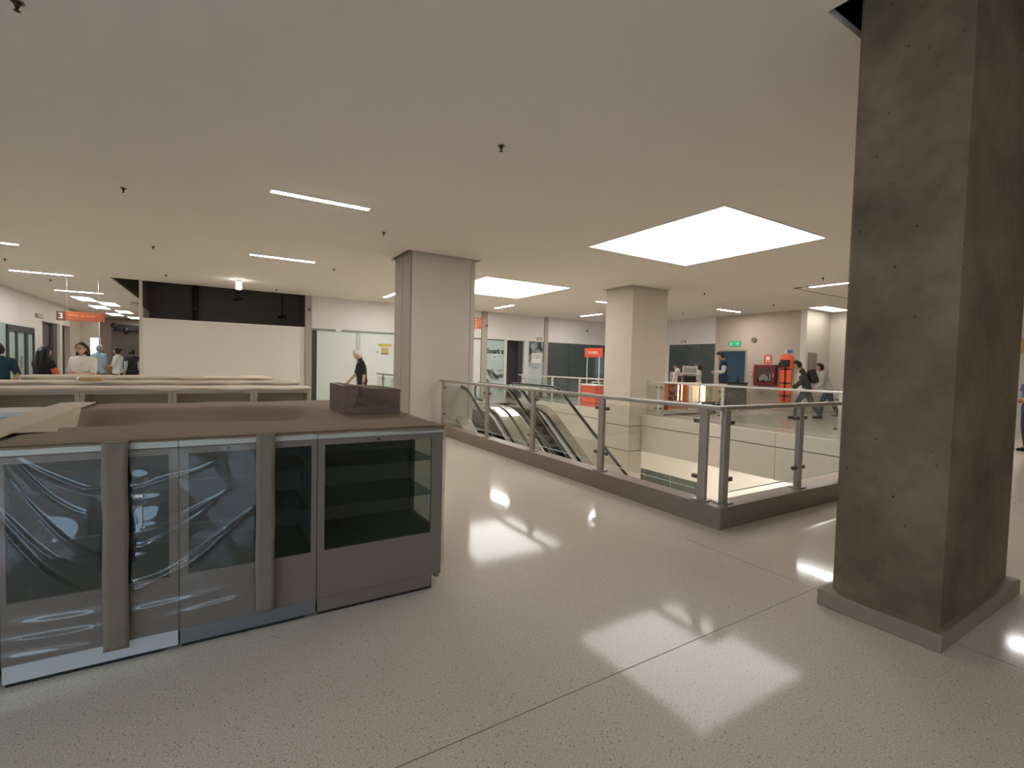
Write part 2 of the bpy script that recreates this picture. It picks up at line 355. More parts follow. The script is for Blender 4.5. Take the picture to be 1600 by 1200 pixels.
# shopfront 1: frosted glass
w = thing('window_2', 'pale frosted glass shopfront behind the walking man', 'window', kind='structure')
box('frame', FRAMED, (2.78, 2.96, YW + 0.02, YW + 0.12, 0, 2.56), w)
box('pane', FROST, (2.96, 4.30, YW + 0.03, YW + 0.06, 0.05, 2.50), w)
box('frame', mat('pale_green_frame', (172, 180, 172), 0.4), (4.30, 4.44, YW + 0.0, YW + 0.08, 0, 2.56), w)
box('pane', FROST, (4.44, 6.7, YW + 0.03, YW + 0.06, 0.05, 2.54), w)
box('frame', MULL, (6.7, 6.8, YW + 0.0, YW + 0.08, 0, 2.56), w)
box('pane', FROST, (6.8, 9.4, YW + 0.03, YW + 0.06, 0.05, 2.54), w)
box('rail', FRAMEG, (2.78, 9.4, YW - 0.01, YW + 0.1, 2.50, 2.56), w)
box('sill', FRAMEG, (2.78, 9.4, YW - 0.01, YW + 0.1, 0.0, 0.06), w)
# shopfront 2: painted windows either side of a dark doorway
w = thing('window_3', 'painted shop window with dark smears around a dark doorway', 'window', kind='structure')
def smear(name, seed, lo, hi, off):
    m = bpy.data.materials.new(name); m.use_nodes = True; N = m.node_tree.nodes; L = m.node_tree.links; p = N['Principled BSDF']
    tc = N.new('ShaderNodeTexCoord'); mp = N.new('ShaderNodeMapping'); mp.inputs['Location'].default_value = off; L.new(tc.outputs['Object'], mp.inputs[0])
    n = N.new('ShaderNodeTexNoise'); n.inputs['Scale'].default_value = 1.1; n.inputs['Detail'].default_value = 3; n.inputs['Distortion'].default_value = 0.6
    L.new(mp.outputs[0], n.inputs['Vector']); cr = N.new('ShaderNodeValToRGB'); e = cr.color_ramp.elements
    e[0].position = lo; e[0].color = lin(46, 46, 44); e[1].position = hi; e[1].color = lin(176, 186, 186)
    L.new(n.outputs[0], cr.inputs[0]); L.new(cr.outputs[0], p.inputs['Base Color']); p.inputs['Roughness'].default_value = 0.3; return m
box('pane', FROSTG, (9.66, 10.58, YW + 0.03, YW + 0.06, 1.25, 2.5), w)
box('pane', smear('smeared_pane', 1, 0.46, 0.58, (3.1, 0, 0.2)), (9.66, 10.58, YW + 0.03, YW + 0.06, 0.0, 1.25), w)
box('frame', mat('pale_frame', (196, 194, 186), 0.5), (10.52, 10.66, YW - 0.01, YW + 0.1, 0, 2.54), w)
box('frame', mat('pale_frame', (196, 194, 186), 0.5), (11.55, 11.80, YW - 0.01, YW + 0.1, 0, 2.54), w)
box('pane', smear('smeared_pane_dark', 2, 0.46, 0.58, (7.3, 0, 1.4)), (11.80, 12.60, YW + 0.03, YW + 0.06, 0.0, 2.5), w)
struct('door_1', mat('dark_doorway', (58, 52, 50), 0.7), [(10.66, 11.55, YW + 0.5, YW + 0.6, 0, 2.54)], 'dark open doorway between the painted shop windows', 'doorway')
w4 = thing('window_4', 'dark-coloured shopfront glass of an unlit shop behind the orange promotion stand', 'window', kind='structure')
for (x0, x1) in ((12.8, 14.08), (14.1, 15.45), (15.47, 16.8), (16.82, 17.65)): box('pane', UNLIT, (x0, x1, YW + 0.03, YW + 0.06, 0.08, 2.54), w4)
box('rail', FRAMEG, (12.8, 17.65, YW + 0.0, YW + 0.08, 0.0, 0.08), w4)
# right wall at X = 17.65
XW = 17.65
struct('wall_right', WALLB, [(XW, XW + 0.2, 12.62, YW, 2.56, H + 1), (XW, XW + 0.2, 15.0, 15.35, 0, 2.56)], 'white bulkhead of the right wall above dark glass', 'wall')
w5 = thing('window_5', 'dark-coloured glass of an unlit shop in the right wall behind the food kiosk', 'window', kind='structure')
for (y0, y1) in ((12.66, 13.28), (13.3, 14.0), (14.02, 15.0)): box('pane', UNLIT, (XW + 0.03, XW + 0.06, y0, y1, 0.05, 2.56), w5)
box('frame', FRAMEG, (XW - 0.01, XW + 0.08, 15.35, 15.6, 0, 2.56), w5)
box('lit_pane', SCREEN, (XW + 0.03, XW + 0.06, 15.62, 16.3, 1.0, 2.3), w5)
box('pane', UNLIT, (XW + 0.03, XW + 0.06, 16.3, YW, 0.0, 2.56), w5); box('pane', UNLIT, (XW + 0.03, XW + 0.06, 15.6, 16.3, 0.0, 1.0), w5); box('pane', UNLIT, (XW + 0.03, XW + 0.06, 15.6, 16.3, 2.3, 2.56), w5)
struct('wall_right_near', TAUPE, [(XW, XW + 0.2, 9.2, 11.25, 0, H), (XW, XW + 0.2, 12.36, 12.62, 0, H), (XW, XW + 0.2, 11.25, 12.36, 2.24, H)], 'taupe stretch of the right wall with doorway and fire cabinet', 'wall')
dr = thing('door_2', 'doorway in the taupe wall opening on a bluish lit passage', 'door', kind='structure')
DF = mat('door_frame_paint', (150, 140, 128), 0.5)
for b in ((XW - 0.02, XW + 0.1, 11.19, 11.25, 0, 2.3), (XW - 0.02, XW + 0.1, 12.36, 12.42, 0, 2.3), (XW - 0.02, XW + 0.1, 11.25, 12.36, 2.24, 2.3)): box('frame', DF, b, dr)
struct('wall_passage', mat('passage_paint', (150, 160, 165), 0.7), [(20.6, 20.8, 9.6, 13.2, 0, 2.6), (XW + 0.2, 20.6, 13.1, 13.2, 0, 2.6), (XW + 0.2, 20.6, 9.6, 9.7, 0, 2.6), (XW + 0.2, 20.6, 9.6, 13.2, 2.6, 2.7), (XW + 0.2, 20.7, 9.6, 13.2, -0.1, 0.0)],
       'walls of the passage behind the doorway', 'wall')
pw = thing('window_6', 'daylight window inside the passage behind the doorway', 'window', kind='structure')
box('pane', SKYLT, (20.0, 20.58, 9.72, 9.74, 0.6, 2.4), pw); box('frame', FRAMED, (19.95, 20.0, 9.7, 9.76, 0.55, 2.45), pw)
struct('wall_jog', WALL, [(XW, XR, 9.0, 9.2, 0, H)], 'pale pier at the corner of the taupe wall', 'wall')
struct('wall_right_far', WALL, [(XR, XR + 0.2, YB, 9.2, 0, H + 1)], 'plain right-hand wall beyond the concrete column', 'wall')
box_p = thing('wall_panel', 'tall plain grey-brown board fixed on the pale corner pier', 'panel', (18.1, 9.0, 1.6))
box('board', mat('grey_brown_board', (140, 128, 120), 0.6), (-0.28, 0.28, -0.03, 0.0, -0.54, 0.56), box_p)

# kerbs and slab edges round the void
kb = struct('kerb', KERB, [(3.88, 4.08, 2.65, 9.3, 0, 0.2), (4.08, 10.15, 2.65, 2.85, 0, 0.2)], 'brownish stone kerb under the near glass railing', 'kerb')
struct('kerb_far', PALE, [(10.0, 10.16, 2.85, 9.32, 0.0, 0.17), (10.0, 10.16, 10.46, 15.8, 0.0, 0.17)], 'pale stone kerb along the far edge of the escalator void', 'kerb')
fa = thing('trim_4', 'pale cladding of the slab edge on the far side of the void', 'cladding', kind='structure')
for (y0, y1) in ((2.85, 5.6), (5.61, 9.32), (10.46, 13.0), (13.01, 15.8)):
    box('panel', PALE, (9.97, 10.0, y0, y1, -0.115, 0.17), fa); box('panel', PALE, (9.98, 10.05, y0, y1, -0.82, -0.135), fa)
box('shadow_gap', SEAM, (9.995, 10.02, 2.85, 15.8, -0.135, -0.115), fa)
struct('trim_5', PALE, [(4.08, 9.97, 2.8, 2.85, -0.82, 0.0), (4.03, 4.08, 2.85, 10.9, -0.82, 0), (7.35, 9.97, 15.8, 15.85, -0.82, 0), (7.30, 7.35, 10.95, 15.8, -0.82, 0)], 'pale cladding of the slab edge on the near sides of the void', 'cladding')
# lower floor
ZL = -4.5
struct('floor_lower', TERR, [(0, 18.2, -4, 20, ZL - 0.1, ZL)], 'pale floor of the level below seen through the void', 'floor')
struct('ceiling_lower', CEIL, holes((0, 18.2, -4, 20), VOID, -0.82, -0.78), 'ceiling of the level below', 'ceiling')
struct('wall_lower', WALLB, [(18.0, 18.2, -4, 20, -3.5, -0.82), (18.0, 18.2, -4, 13.25, ZL, -3.5), (0, 0.2, -4, 20, ZL, -0.82), (0.2, 18, -4.2, -4, ZL, -0.82), (0.2, 18, 20, 20.2, ZL, -0.82)], 'white walls of the level below', 'wall')
w7 = thing('window_7', 'dark shop glass of the level below under the white bulkhead', 'window', kind='structure')
for (y0, y1) in ((13.3, 14.9), (14.95, 16.5), (16.55, 18.2), (18.25, 20)): box('pane', UNLIT, (18.02, 18.06, y0, y1, ZL, -3.5), w7)
for (y,) in ((14.9,), (16.5,)): box('frame', FRAMEG, (17.98, 18.1, y, y + 0.05, ZL, -3.5), w7)
for k, (x, y) in enumerate(((13.5, 6), (13.5, 12), (15.8, 9), (12.0, 16), (2.2, 6), (6, 17.5))):
    o = tag(box('ceiling_light', LIGHT2, (x - 0.6, x + 0.6, y - 0.6, y + 0.6, -0.85, -0.82)), 'square light on the ceiling of the level below, %s' % ('near the right wall', 'by the dark glass', 'in the middle bay', 'toward the back', 'on the left side', 'behind the escalators')[k], 'light')

# ------------------------------------------------------------------ columns
c1 = thing('column', 'beige square column standing between the display counters and the escalators', 'column', (4.0, 9.8, 0), kind='structure')
box('shaft', COLM, (-0.68, 0.62, -0.5, 0.5, -4.5, H + 0.9), c1)
box('cladding', COLM, (0.64, 0.74, -0.48, 0.48, -0.8, H + 0.9), c1)
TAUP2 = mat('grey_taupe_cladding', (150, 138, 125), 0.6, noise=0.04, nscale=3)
box('cladding', TAUP2, (-0.71, -0.685, -0.49, -0.02, 0, H + 0.9), c1); box('cladding', TAUP2, (-0.71, -0.685, 0.0, 0.49, 0, H + 0.9), c1)  # left-face cladding in a darker, greyer tone than the shaft
c2 = thing('column', 'beige square column rising from the void beyond the escalators', 'column', (10.2, 9.9, 0), kind='structure')
box('shaft', COLM, (-0.68, 0.68, -0.54, 0.5, -0.78, H + 0.9), c2); box('lower_shaft', COLM, (-0.68, -0.16, -0.54, 0.5, -4.5, -0.78), c2)
for z in (-0.14, -0.82): box('shadow_gap', SEAM, (-0.684, 0.0, -0.544, 0.5, z, z + 0.018), c2)
c3 = thing('column', 'big raw concrete column in the right foreground on a low plinth', 'column', (3.9, 1.2, 0), kind='structure')
bm = MB(); pts = [(-0.6, -0.25), (-0.58, -0.27), (0.26, -0.27), (0.28, -0.25), (0.64, -0.25), (0.66, -0.23), (0.66, 0.24), (0.64, 0.26), (-0.58, 0.26), (-0.6, 0.24)]
bm.prism(pts, 'z', 0, H + 0.9).obj('shaft', CONC, c3)
box('plinth', mat('plinth_stone', (140, 124, 106), 0.5, noise=0.12, nscale=20, bump=0.1), (-0.69, 0.70, -0.31, 0.30, 0, 0.10), c3, 0.008)

# ------------------------------------------------------------------ ceiling lamps
def panel_light(x0, x1, y0, y1, label):
    t = thing('light_panel', label, 'light', ((x0 + x1) / 2, (y0 + y1) / 2, H)); a, b = (x1 - x0) / 2, (y1 - y0) / 2
    box('diffuser', PANEL, (-a, a, -b, b, -0.012, -0.004), t)
    MBf = MB()
    for s in ((-a - 0.015, a + 0.015, -b - 0.015, -b), (-a - 0.015, a + 0.015, b, b + 0.015), (-a - 0.015, -a, -b, b), (a, a + 0.015, -b, b)): MBf.box(s[0], s[1], s[2], s[3], -0.014, 0)
    MBf.obj('frame', WHITE, t)
panel_light(5.82, 8.48, 4.10, 6.86, 'large square glowing ceiling panel over the near part of the void')
panel_light(5.76, 8.44, 10.72, 13.5, 'large square glowing ceiling panel behind the left beige column')
STR = thing  # strip lamps
def strip(x, y, along, label, group=None):
    t = thing('strip_light', label, 'light', (x, y, H), 0 if along == 'x' else PI / 2, group)
    box('diffuser', LIGHT, (-0.635, 0.635, -0.045, 0.045, -0.016, -0.004), t)
    q = MB(); q.box(-0.65, 0.65, -0.06, -0.045, -0.014, 0).box(-0.65, 0.65, 0.045, 0.06, -0.014, 0).box(-0.65, -0.635, -0.045, 0.045, -0.014, 0).box(0.635, 0.65, -0.045, 0.045, -0.014, 0)
    q.obj('frame', WHITE, t); return t
strip(1.24, 7.13, 'x', 'nearest of the long ceiling strip lights over the display counters')
strip(1.23, 11.67, 'x', 'second ceiling strip light from the camera over the display counters')
strip(-4.1, 13.72, 'x', 'ceiling strip light cut by the left edge of the photo')
strip(-4.1, 18.08, 'x', 'middle of three ceiling strip lights near the left wall')
strip(-4.14, 22.51, 'x', 'farthest of three ceiling strip lights near the left wall, by the hanging sign')
strip(4.87, 15.7, 'y', 'ceiling strip light half hidden by the left beige column')
strip(9.26, 15.73, 'y', 'ceiling strip light in front of the painted shop window')
strip(11.46, 12.3, 'x', 'ceiling strip light partly behind the beige column in the void')
strip(13.53, 15.7, 'y', 'ceiling strip light in front of the dark shopfront')
strip(16.08, 10.98, 'x', 'ceiling strip light in front of the bluish doorway')
strip(13.08, 6.0, 'y', 'ceiling strip light touching the edge of the concrete column')
strip(13.08, 2.0, 'y', 'ceiling strip light hidden behind the concrete column')
for (x, y, l) in ((-3.2, -3.4, 'added unseen ceiling strip light behind the camera near the rear window'), (-4.1, 9.3, 'ceiling strip light left of the camera view')):  # the rear strip is unseen, added for film highlights and near-floor light
    strip(x, y, 'x', l)
SQ = [(-4.48, 25.2), (-4.62, 29.0), (-3.97, 26.9), (-4.69, 33.4), (-4.0, 31.1), (-4.06, 35.4), (18.0, 8.45)]
SL = ['rectangular corridor light nearest the hanging orange sign', 'rectangular corridor light third from the front', 'rectangular corridor light second from the front', 'rectangular corridor light fifth from the front', 'rectangular corridor light fourth from the front', 'rectangular corridor light farthest away', 'rectangular ceiling light beside the pale corner pier']
for (x, y), l in zip(SQ, SL):
    t = thing('recessed_light', l, 'light', (x, y, H))
    if x < 0: t.rotation_euler = (0, 0, PI / 2)
    box('diffuser', SQUARE, (-0.8, 0.8, -0.27, 0.27, -0.016, -0.004), t)
    q = MB(); q.box(-0.82, 0.82, -0.29, -0.27, -0.014, 0).box(-0.82, 0.82, 0.27, 0.29, -0.014, 0).box(-0.82, -0.8, -0.27, 0.27, -0.014, 0).box(0.8, 0.82, -0.27, 0.27, -0.014, 0); q.obj('frame', WHITE, t)
t = thing('spot_lamp', 'small bright surface spot lamp on the ceiling in front of the hoarding', 'light', (0.52, 15.7, H))
MB().lathe([(0.07, -0.05), (0.075, 0.0)]).obj('housing', WHITE, t)
MB().lathe([(0.05, -0.27), (0.075, -0.25), (0.07, -0.05)], n=12).obj('bulb', SPOT, t, True)
SP = [(2.45, 4.3, 'ceiling sprinkler nearest the picture centre'), (-1.06, 8.22, 'ceiling sprinkler left of the nearest strip light'), (2.43, 8.25, 'ceiling sprinkler between strip light and left beige column'),
      (-1.1, 12.16, 'ceiling sprinkler left of the second strip light'), (-1.08, 4.33, 'ceiling sprinkler at the top left corner of the photo'), (2.4, 12.2, 'ceiling sprinkler just right of the second strip light end'),
      (1.6, 17.0, 'ceiling sprinkler above the right half of the hoarding'), (-1.18, 16.07, 'ceiling sprinkler above the left end of the hoarding'), (12.04, 5.83, 'ceiling sprinkler left of the hatch seam near the concrete column'),
      (11.99, 8.99, 'ceiling sprinkler right of the beige column in the void'), (15.69, 9.09, 'ceiling sprinkler in front of the taupe wall'), (15.58, 12.64, 'ceiling sprinkler in front of the dark glass on the right'),
      (-4.27, 16.03, 'ceiling sprinkler near the left wall strip lights, nearer one'), (-4.25, 19.6, 'ceiling sprinkler near the left wall strip lights, farther one')]
e1 = MB().lathe([(0.042, -0.006), (0.045, 0.0)], n=14); e2 = MB().lathe([(0.012, -0.045), (0.02, -0.02), (0.03, -0.006)], n=10); e3 = MB().lathe([(0.02, -0.07), (0.022, -0.066), (0.008, -0.06), (0.008, -0.045)], n=10)
BR = mat('dark_brass', (60, 50, 38), 0.4, metal=0.6); me0 = None
for i, (x, y, l) in enumerate(SP):
    t = thing('sprinkler', l, 'sprinkler', (x, y, H), group='sprinklers on the ceiling'); t.scale = (0.85, 0.85, 0.85)
    if i == 0: ps = [e1.obj('escutcheon', mat('grey_cup', (120, 112, 100), 0.4), t, True), e2.obj('body', BR, t, True), e3.obj('deflector', BR, t, True)]
    else:
        for p in ps:
            c = p.copy(); COL.objects.link(c); c.parent = t

# ------------------------------------------------------------------ railings
def railing(name, label, origin, axis, length, posts, pw, kerb_z, top, gap_ends=(0.06, 0.06), m=POST, flip=1):
    """runs along local +x from origin; posts are local x positions"""
    t = thing(name, label, 'railing', origin, 0 if axis == 'x' else PI / 2)
    MB().bbox(-0.05, length, -0.035, 0.035, top - 0.045, top, b=0.012).obj('top_rail', m, t)
    for p in posts:
        po = MB().bbox(p - pw / 2, p + pw / 2, -0.022, 0.022, kerb_z + 0.012, top - 0.045, b=0.004).obj('post', m, t)
        box('foot_plate', m, (p - pw / 2 - 0.03, p + pw / 2 + 0.03, -0.06, 0.06, kerb_z, kerb_z + 0.012), po)
    ends = [0.0] + list(posts) + [length]
    for a, b in zip(ends[:-1], ends[1:]):
        if b - a < 0.3: continue
        x0 = a + (pw / 2 + 0.03 if a in posts else 0.0); x1 = b - (pw / 2 + 0.03 if b in posts else 0.0)
        g = box('glass_panel', GLASS, (x0, x1, -0.006, 0.006, kerb_z + 0.10, top - 0.10), t)
        e = MB().box(x0, x1, -0.0065, 0.0065, kerb_z + 0.094, kerb_z + 0.10); e.obj('edge', mat('glass_edge', (190, 200, 190), 0.3), g)
        for px in (a, b):
            if px not in posts: continue
            s = 1 if px == a else -1
            for z in (kerb_z + 0.22, top - 0.16):
                MB().bbox(min(px + s * pw / 2, px + s * (pw / 2 + 0.07)), max(px + s * pw / 2, px + s * (pw / 2 + 0.07)), -0.018, 0.018, z - 0.02, z + 0.02, b=0.005).obj('clamp', mat('clamp_metal', (110, 100, 88), 0.4, metal=0.7), t)
    return t
railing('guard_railing', 'long near glass railing with steel posts beside the escalators', (3.97, 2.78, 0), 'y', 6.5, [0.14, 1.57, 3.05, 4.46, 6.36], 0.085, 0.2, 1.12)
railing('guard_railing', 'short near glass railing turning right behind the concrete column', (4.06, 2.76, 0), 'x', 6.0, [0.01, 1.31, 2.76, 4.21, 5.7], 0.085, 0.2, 1.12)
RWH = mat('rail_pale_steel', (205, 200, 192), 0.4, metal=0.4)
railing('guard_railing', 'far glass railing across the void in front of the fire cabinet', (10.08, 2.9, 0), 'y', 6.38, [0.12, 1.55, 4.05, 5.95], 0.07, 0.17, 1.11, m=RWH)
railing('guard_railing', 'far glass railing behind the escalators in front of the dark shopfront', (10.08, 10.5, 0), 'y', 5.35, [0.1, 1.65, 3.15, 5.1], 0.07, 0.17, 1.11, m=RWH)
railing('guard_railing', 'short glass railing seen just left of the left beige column', (4.28, 11.0, 0), 'y', 4.0, [0.1, 1.8, 3.4], 0.10, 0.0, 1.11, m=POST)

# ------------------------------------------------------------------ escalators
TAN = math.tan(math.radians(35))
def prof(zf, ybend, n=8, r=0.9, ytop=11.1, zlow=-4.2):
    """polyline (y,z): straight slope bending to a flat top at height zf; slope passes (8.78, zoff)"""
    yb = ybend; a = math.radians(35); L = r * math.tan(a / 2)
    p0 = Vector((yb - L * math.cos(a), zf - L * math.sin(a))); pts = []
    cz = zf - r; cy = yb + L
    for i in range(n + 1):
        t = a * (1 - i / n); pts.append((cy - r * math.sin(t), cz + r * math.cos(t)))
    low = (pts[0][0] - (pts[0][1] - zlow) / TAN, zlow)
    return [low] + pts + [(ytop, zf)]
def sweep(p, xs0, xs1, drop):
    """solid band following profile p between x0,x1, thickness drop downwards"""
    rows = []
    for (y, z) in p: rows.append([(xs0, y, z), (xs1, y, z), (xs1, y, z - drop), (xs0, y, z - drop), (xs0, y, z)])
    m = MB().ribbon(rows); n = 5
    m.f.append((0, 1, 2, 3)); k = (len(p) - 1) * n; m.f.append((k, k + 1, k + 2, k + 3)); return m
def escalator(xa, xb, label):
    t = thing('escalator', label, 'escalator', (0, 0, 0))
    dp = prof(0.48, 8.78 + 0.48 / TAN, r=1.3, ytop=10.9)
    hp = prof(0.97, 8.85 + (0.97 - 0.823) / TAN, r=0.9, ytop=11.05, zlow=-3.2)
    ip = prof(0.40, 8.78 + 0.52 / TAN, r=1.3, ytop=10.9)
    for side, x in ((1, xa), (-1, xb)):
        sweep(dp, x - 0.11, x + 0.11, 0.05).obj('deck', CHROME, t, False)
        xi = x + side * 0.17
        sweep(ip, xi - 0.05, xi + 0.05, 0.05).obj('inner_deck', CHROMED, t)
        sweep([(y, z - 0.05) for y, z in ip], xi + side * 0.04 - 0.01, xi + side * 0.04 + 0.01, 0.42).obj('skirt_panel', mat('skirt_dark', (70, 66, 62), 0.35, metal=0.5), t)
        sweep([(y, z + 0.012) for y, z in ip], xi + side * 0.05 - 0.012, xi + side * 0.05 + 0.012, 0.03).obj('skirt_trim', WHITE, t)
        sweep([(y, z - 0.05) for y, z in dp], x - side * 0.10 - 0.015, x - side * 0.10 + 0.015, 0.75).obj('outer_panel', CHROMED, t)
        # handrail with newel loop
        path = [(x, y, z) for y, z in hp]
        for i in range(1, 9):
            a = PI * i / 8; path.append((x, hp[-1][0] + 0.22 * math.sin(a), 0.97 - 0.22 + 0.22 * math.cos(a)))
        path += [(x, hp[-1][0] - 0.2, 0.53)]
        MB().tube(path, 0.027, 8).obj('handrail', RUBBER, t, True)
        MB().tube([(p[0], p[1], p[2] - 0.045) for p in path[:len(hp)]], 0.018, 6).obj('rail_profile', CHROMED, t, True)
        hd_ = [(y, z - 0.05) for y, z in hp]
        rows = [[(x, y, z) for y, z in hd_], [(x, y, z - 0.78 if z > 0.5 else z - 0.80) for y, z in hd_]]
        rows[1] = [(x, p[1], max(-4.2, min(p[2] - 0.47 if i > 5 else p[2] - 0.74, p[2]))) for i, p in enumerate(rows[0])]
        MB().ribbon(rows).obj('balustrade_glass', GLASS, t)
    x0, x1 = xa + 0.23, xb - 0.23
    st = None; sl = 0.4 * math.cos(math.radians(35)); sr = sl * TAN
    prot = MB().box(x0, x1, -0.42, 0.0, -0.06, 0.0).box(x0, x1, -0.42, -0.40, -0.30, -0.06)
    y, z, k = 10.9, 0.0, 0
    while z > -4.2 and k < 34:
        if st is None: st = prot.obj('step', STEP, t); o = st
        else: o = st.copy(); COL.objects.link(o); o.parent = t
        o.location = (0, y, z); k += 1
        if y > 9.72: y -= 0.4
        elif y > 9.0: y -= 0.37; z -= 0.17
        else: y -= sl; z -= sr
        YE = mat('step_edge', (150, 140, 110), 0.5)
    box('landing_plate', STEEL, (x0 - 0.1, x1 + 0.1, 10.9, 11.9, -0.001, 0.012), t)
    sweep([(y, z - 0.62) for y, z in dp], xa - 0.08, xb + 0.08, 0.25).obj('truss', FRAMEG, t)
escalator(4.46, 5.50, 'left escalator, nearer the column, with steel decks and black handrails')
escalator(5.80, 6.85, 'right escalator, farther from the camera, descending into the void')

def sheer(name, col, seethru):
    m = bpy.data.materials.new(name); m.use_nodes = True; N = m.node_tree.nodes; L = m.node_tree.links; N.remove(N['Principled BSDF'])
    t = N.new('ShaderNodeBsdfTransparent'); d = N.new('ShaderNodeBsdfDiffuse'); r = N.new('ShaderNodeBsdfTranslucent')
    d.inputs[0].default_value = r.inputs[0].default_value = lin(*col)
    a = N.new('ShaderNodeMixShader'); a.inputs[0].default_value = 0.6; L.new(d.outputs[0], a.inputs[1]); L.new(r.outputs[0], a.inputs[2])
    b = N.new('ShaderNodeMixShader'); b.inputs[0].default_value = seethru; L.new(a.outputs[0], b.inputs[1]); L.new(t.outputs[0], b.inputs[2])
    L.new(b.outputs[0], N['Material Output'].inputs[0]); return m
# ------------------------------------------------------------------ display counters
KNOB = mat('lock_black', (30, 28, 26), 0.4)
def case(x0, x1, y0, y1, wx0, wx1, label, group=None, lam=LAMI, end_glass=False, shelves=True, ztop=1.045, wz0=0.37, wz1=0.975, kick=None, lock=None, top=True, inner=None, glass=None):
    t = thing('display_counter', label, 'display counter', (0, 0, 0), 0, group)
    q = MB().box(x0 + 0.002, x1 - 0.002, y0, y0 + 0.02, 0.09, wz0).box(x0 + 0.002, wx0, y0, y0 + 0.02, wz0, 1.008).box(wx1, x1 - 0.002, y0, y0 + 0.02, wz0, 1.008).box(wx0, wx1, y0, y0 + 0.02, wz1, 1.008)
    q.obj('front_frame', lam, t)
    box('glass_pane', glass or CGLASS, (wx0, wx1, y0 + 0.008, y0 + 0.014, wz0, wz1), t)
    q = MB().box(x0 + 0.004, x1 - 0.004, y1 - 0.02, y1, 0.06, 1.008)
    q.box(x0 + 0.004, x0 + 0.016, y0 + 0.02, y1 - 0.02, 0.06, 1.008)
    if not end_glass: q.box(x1 - 0.016, x1 - 0.004, y0 + 0.02, y1 - 0.02, 0.06, 1.008)
    else: q.box(x1 - 0.03, x1 - 0.004, y0 + 0.02, y1 - 0.02, 0.06, wz0 - 0.0).box(x1 - 0.03, x1 - 0.004, y1 - 0.06, y1 - 0.02, wz0, 1.008).box(x1 - 0.03, x1 - 0.004, y0 + 0.02, y0 + 0.07, wz0, 1.008).box(x1 - 0.03, x1 - 0.004, y0 + 0.07, y1 - 0.06, wz1, 1.008)
    q.obj('carcass', inner or (INNER if not end_glass else LAMI), t)
    if end_glass: box('side_pane', thin_glass('side_glass', (0.86, 0.88, 0.86), 0.1, 0.02, 0.8, haze=0.04), (x1 - 0.022, x1 - 0.016, y0 + 0.07, y1 - 0.06, wz0, wz1), t)
    box('base_board', GREENF, (x0 + 0.016, x1 - 0.03, y0 + 0.02, y1 - 0.02, wz0 - 0.02, wz0), t)
    if shelves:
        for z in (0.60, 0.825): box('shelf', SHELFG, (x0 + 0.02, x1 - 0.035, y0 + 0.06, y1 - 0.03, z, z + 0.008), t)
    box('plinth', BLACKISH, (x0 + 0.01, x1 - 0.06, y0 + 0.012, y1 - 0.03, 0.0, 0.09), t)
    MB().bbox(x0 + 0.001, x1 - 0.001, y0 - 0.006, y0 + 0.03, 1.01, ztop, b=0.003).obj('top_trim', ALU, t)
    if top: box('counter_top', LAMI2, (x0, x1, y0 + 0.03, y1, 1.01, ztop - 0.004), t)
    if kick: box('kick_plate', kick, (x0 + 0.004, x1 - (0.07 if end_glass else 0.004), y0 - 0.004, y0 + 0.008, 0.022, 0.098), t)
    if lock is not None:
        MB().tube([(lock, y0 + 0.0, 0.993), (lock, y0 - 0.012, 0.993)], 0.008, 8).obj('lock', KNOB, t)
    return t
INNER2 = mat('pale_case_interior', (205, 192, 176), 0.7)
CGLASS2 = thin_glass('clear_case_glass', (0.93, 0.93, 0.9), 0.04, 0.0, 0.35)
KICKB = mat('bare_metal_kick', (214, 218, 222), 0.3, metal=0.6, noise=0.08, nscale=6)
KICKD = mat('dull_metal_kick', (130, 130, 132), 0.4, metal=0.6)
Y0 = 2.84
case(-1.43, -0.80, Y0, 3.4, -1.39, -0.85, 'front display counter leftmost of the near island, beyond the photo edge')
case(-0.79, -0.16, Y0, 3.4, -0.77, -0.20, 'film wrapped display counter with bright bare kick plate at the left edge', kick=KICKB)
case(-0.16, 0.48, Y0, 3.4, -0.12, 0.45, 'display counter half under clear film with a cloth strap over its window', kick=KICKD, lock=0.05)
case(0.48, 1.24, Y0, 3.4, 0.52, 1.165, 'end display counter with uncovered window, glass shelves and green base', end_glass=True, lock=0.82, kick=LAMI)
for k, (a, b) in enumerate(((-3.4, -2.6), (-2.6, -1.85), (-1.85, -1.06), (-1.06, -0.3), (-0.3, 0.46), (0.46, 1.24))):
    case(a, b, 4.58, 5.02, a + 0.04, b - 0.04, glass=CGLASS2, inner=INNER2, label='rear counter of the near island, %s' % ('far left', 'second from left', 'just left of the cardboard strip', 'behind the cardboard strip', 'under the middle of the brown sheet', 'behind the cloth wrapped box')[k], lam=LAMI2, shelves=False)
t = thing('counter_return', 'narrow counter return carrying the pale cardboard strip', 'counter', (-0.95, 4.04, 0))
box('side_panel', LAMI2, (-0.11, 0.11, -0.53, 0.53, 0.08, 1.0), t); box('plinth', BLACKISH, (-0.09, 0.09, -0.5, 0.5, 0, 0.08), t); box('counter_top', LAMI2, (-0.11, 0.11, -0.53, 0.53, 1.0, 1.04), t)
t = thing('counter_return', 'right counter return of the near island under the brown sheet', 'counter', (0.99, 4.04, 0))
box('side_panel', LAMI, (-0.24, 0.24, -0.53, 0.53, 0.08, 1.0), t); box('plinth', BLACKISH, (-0.22, 0.2, -0.5, 0.5, 0, 0.08), t); box('counter_top', LAMI2, (-0.25, 0.25, -0.53, 0.53, 1.0, 1.04), t)
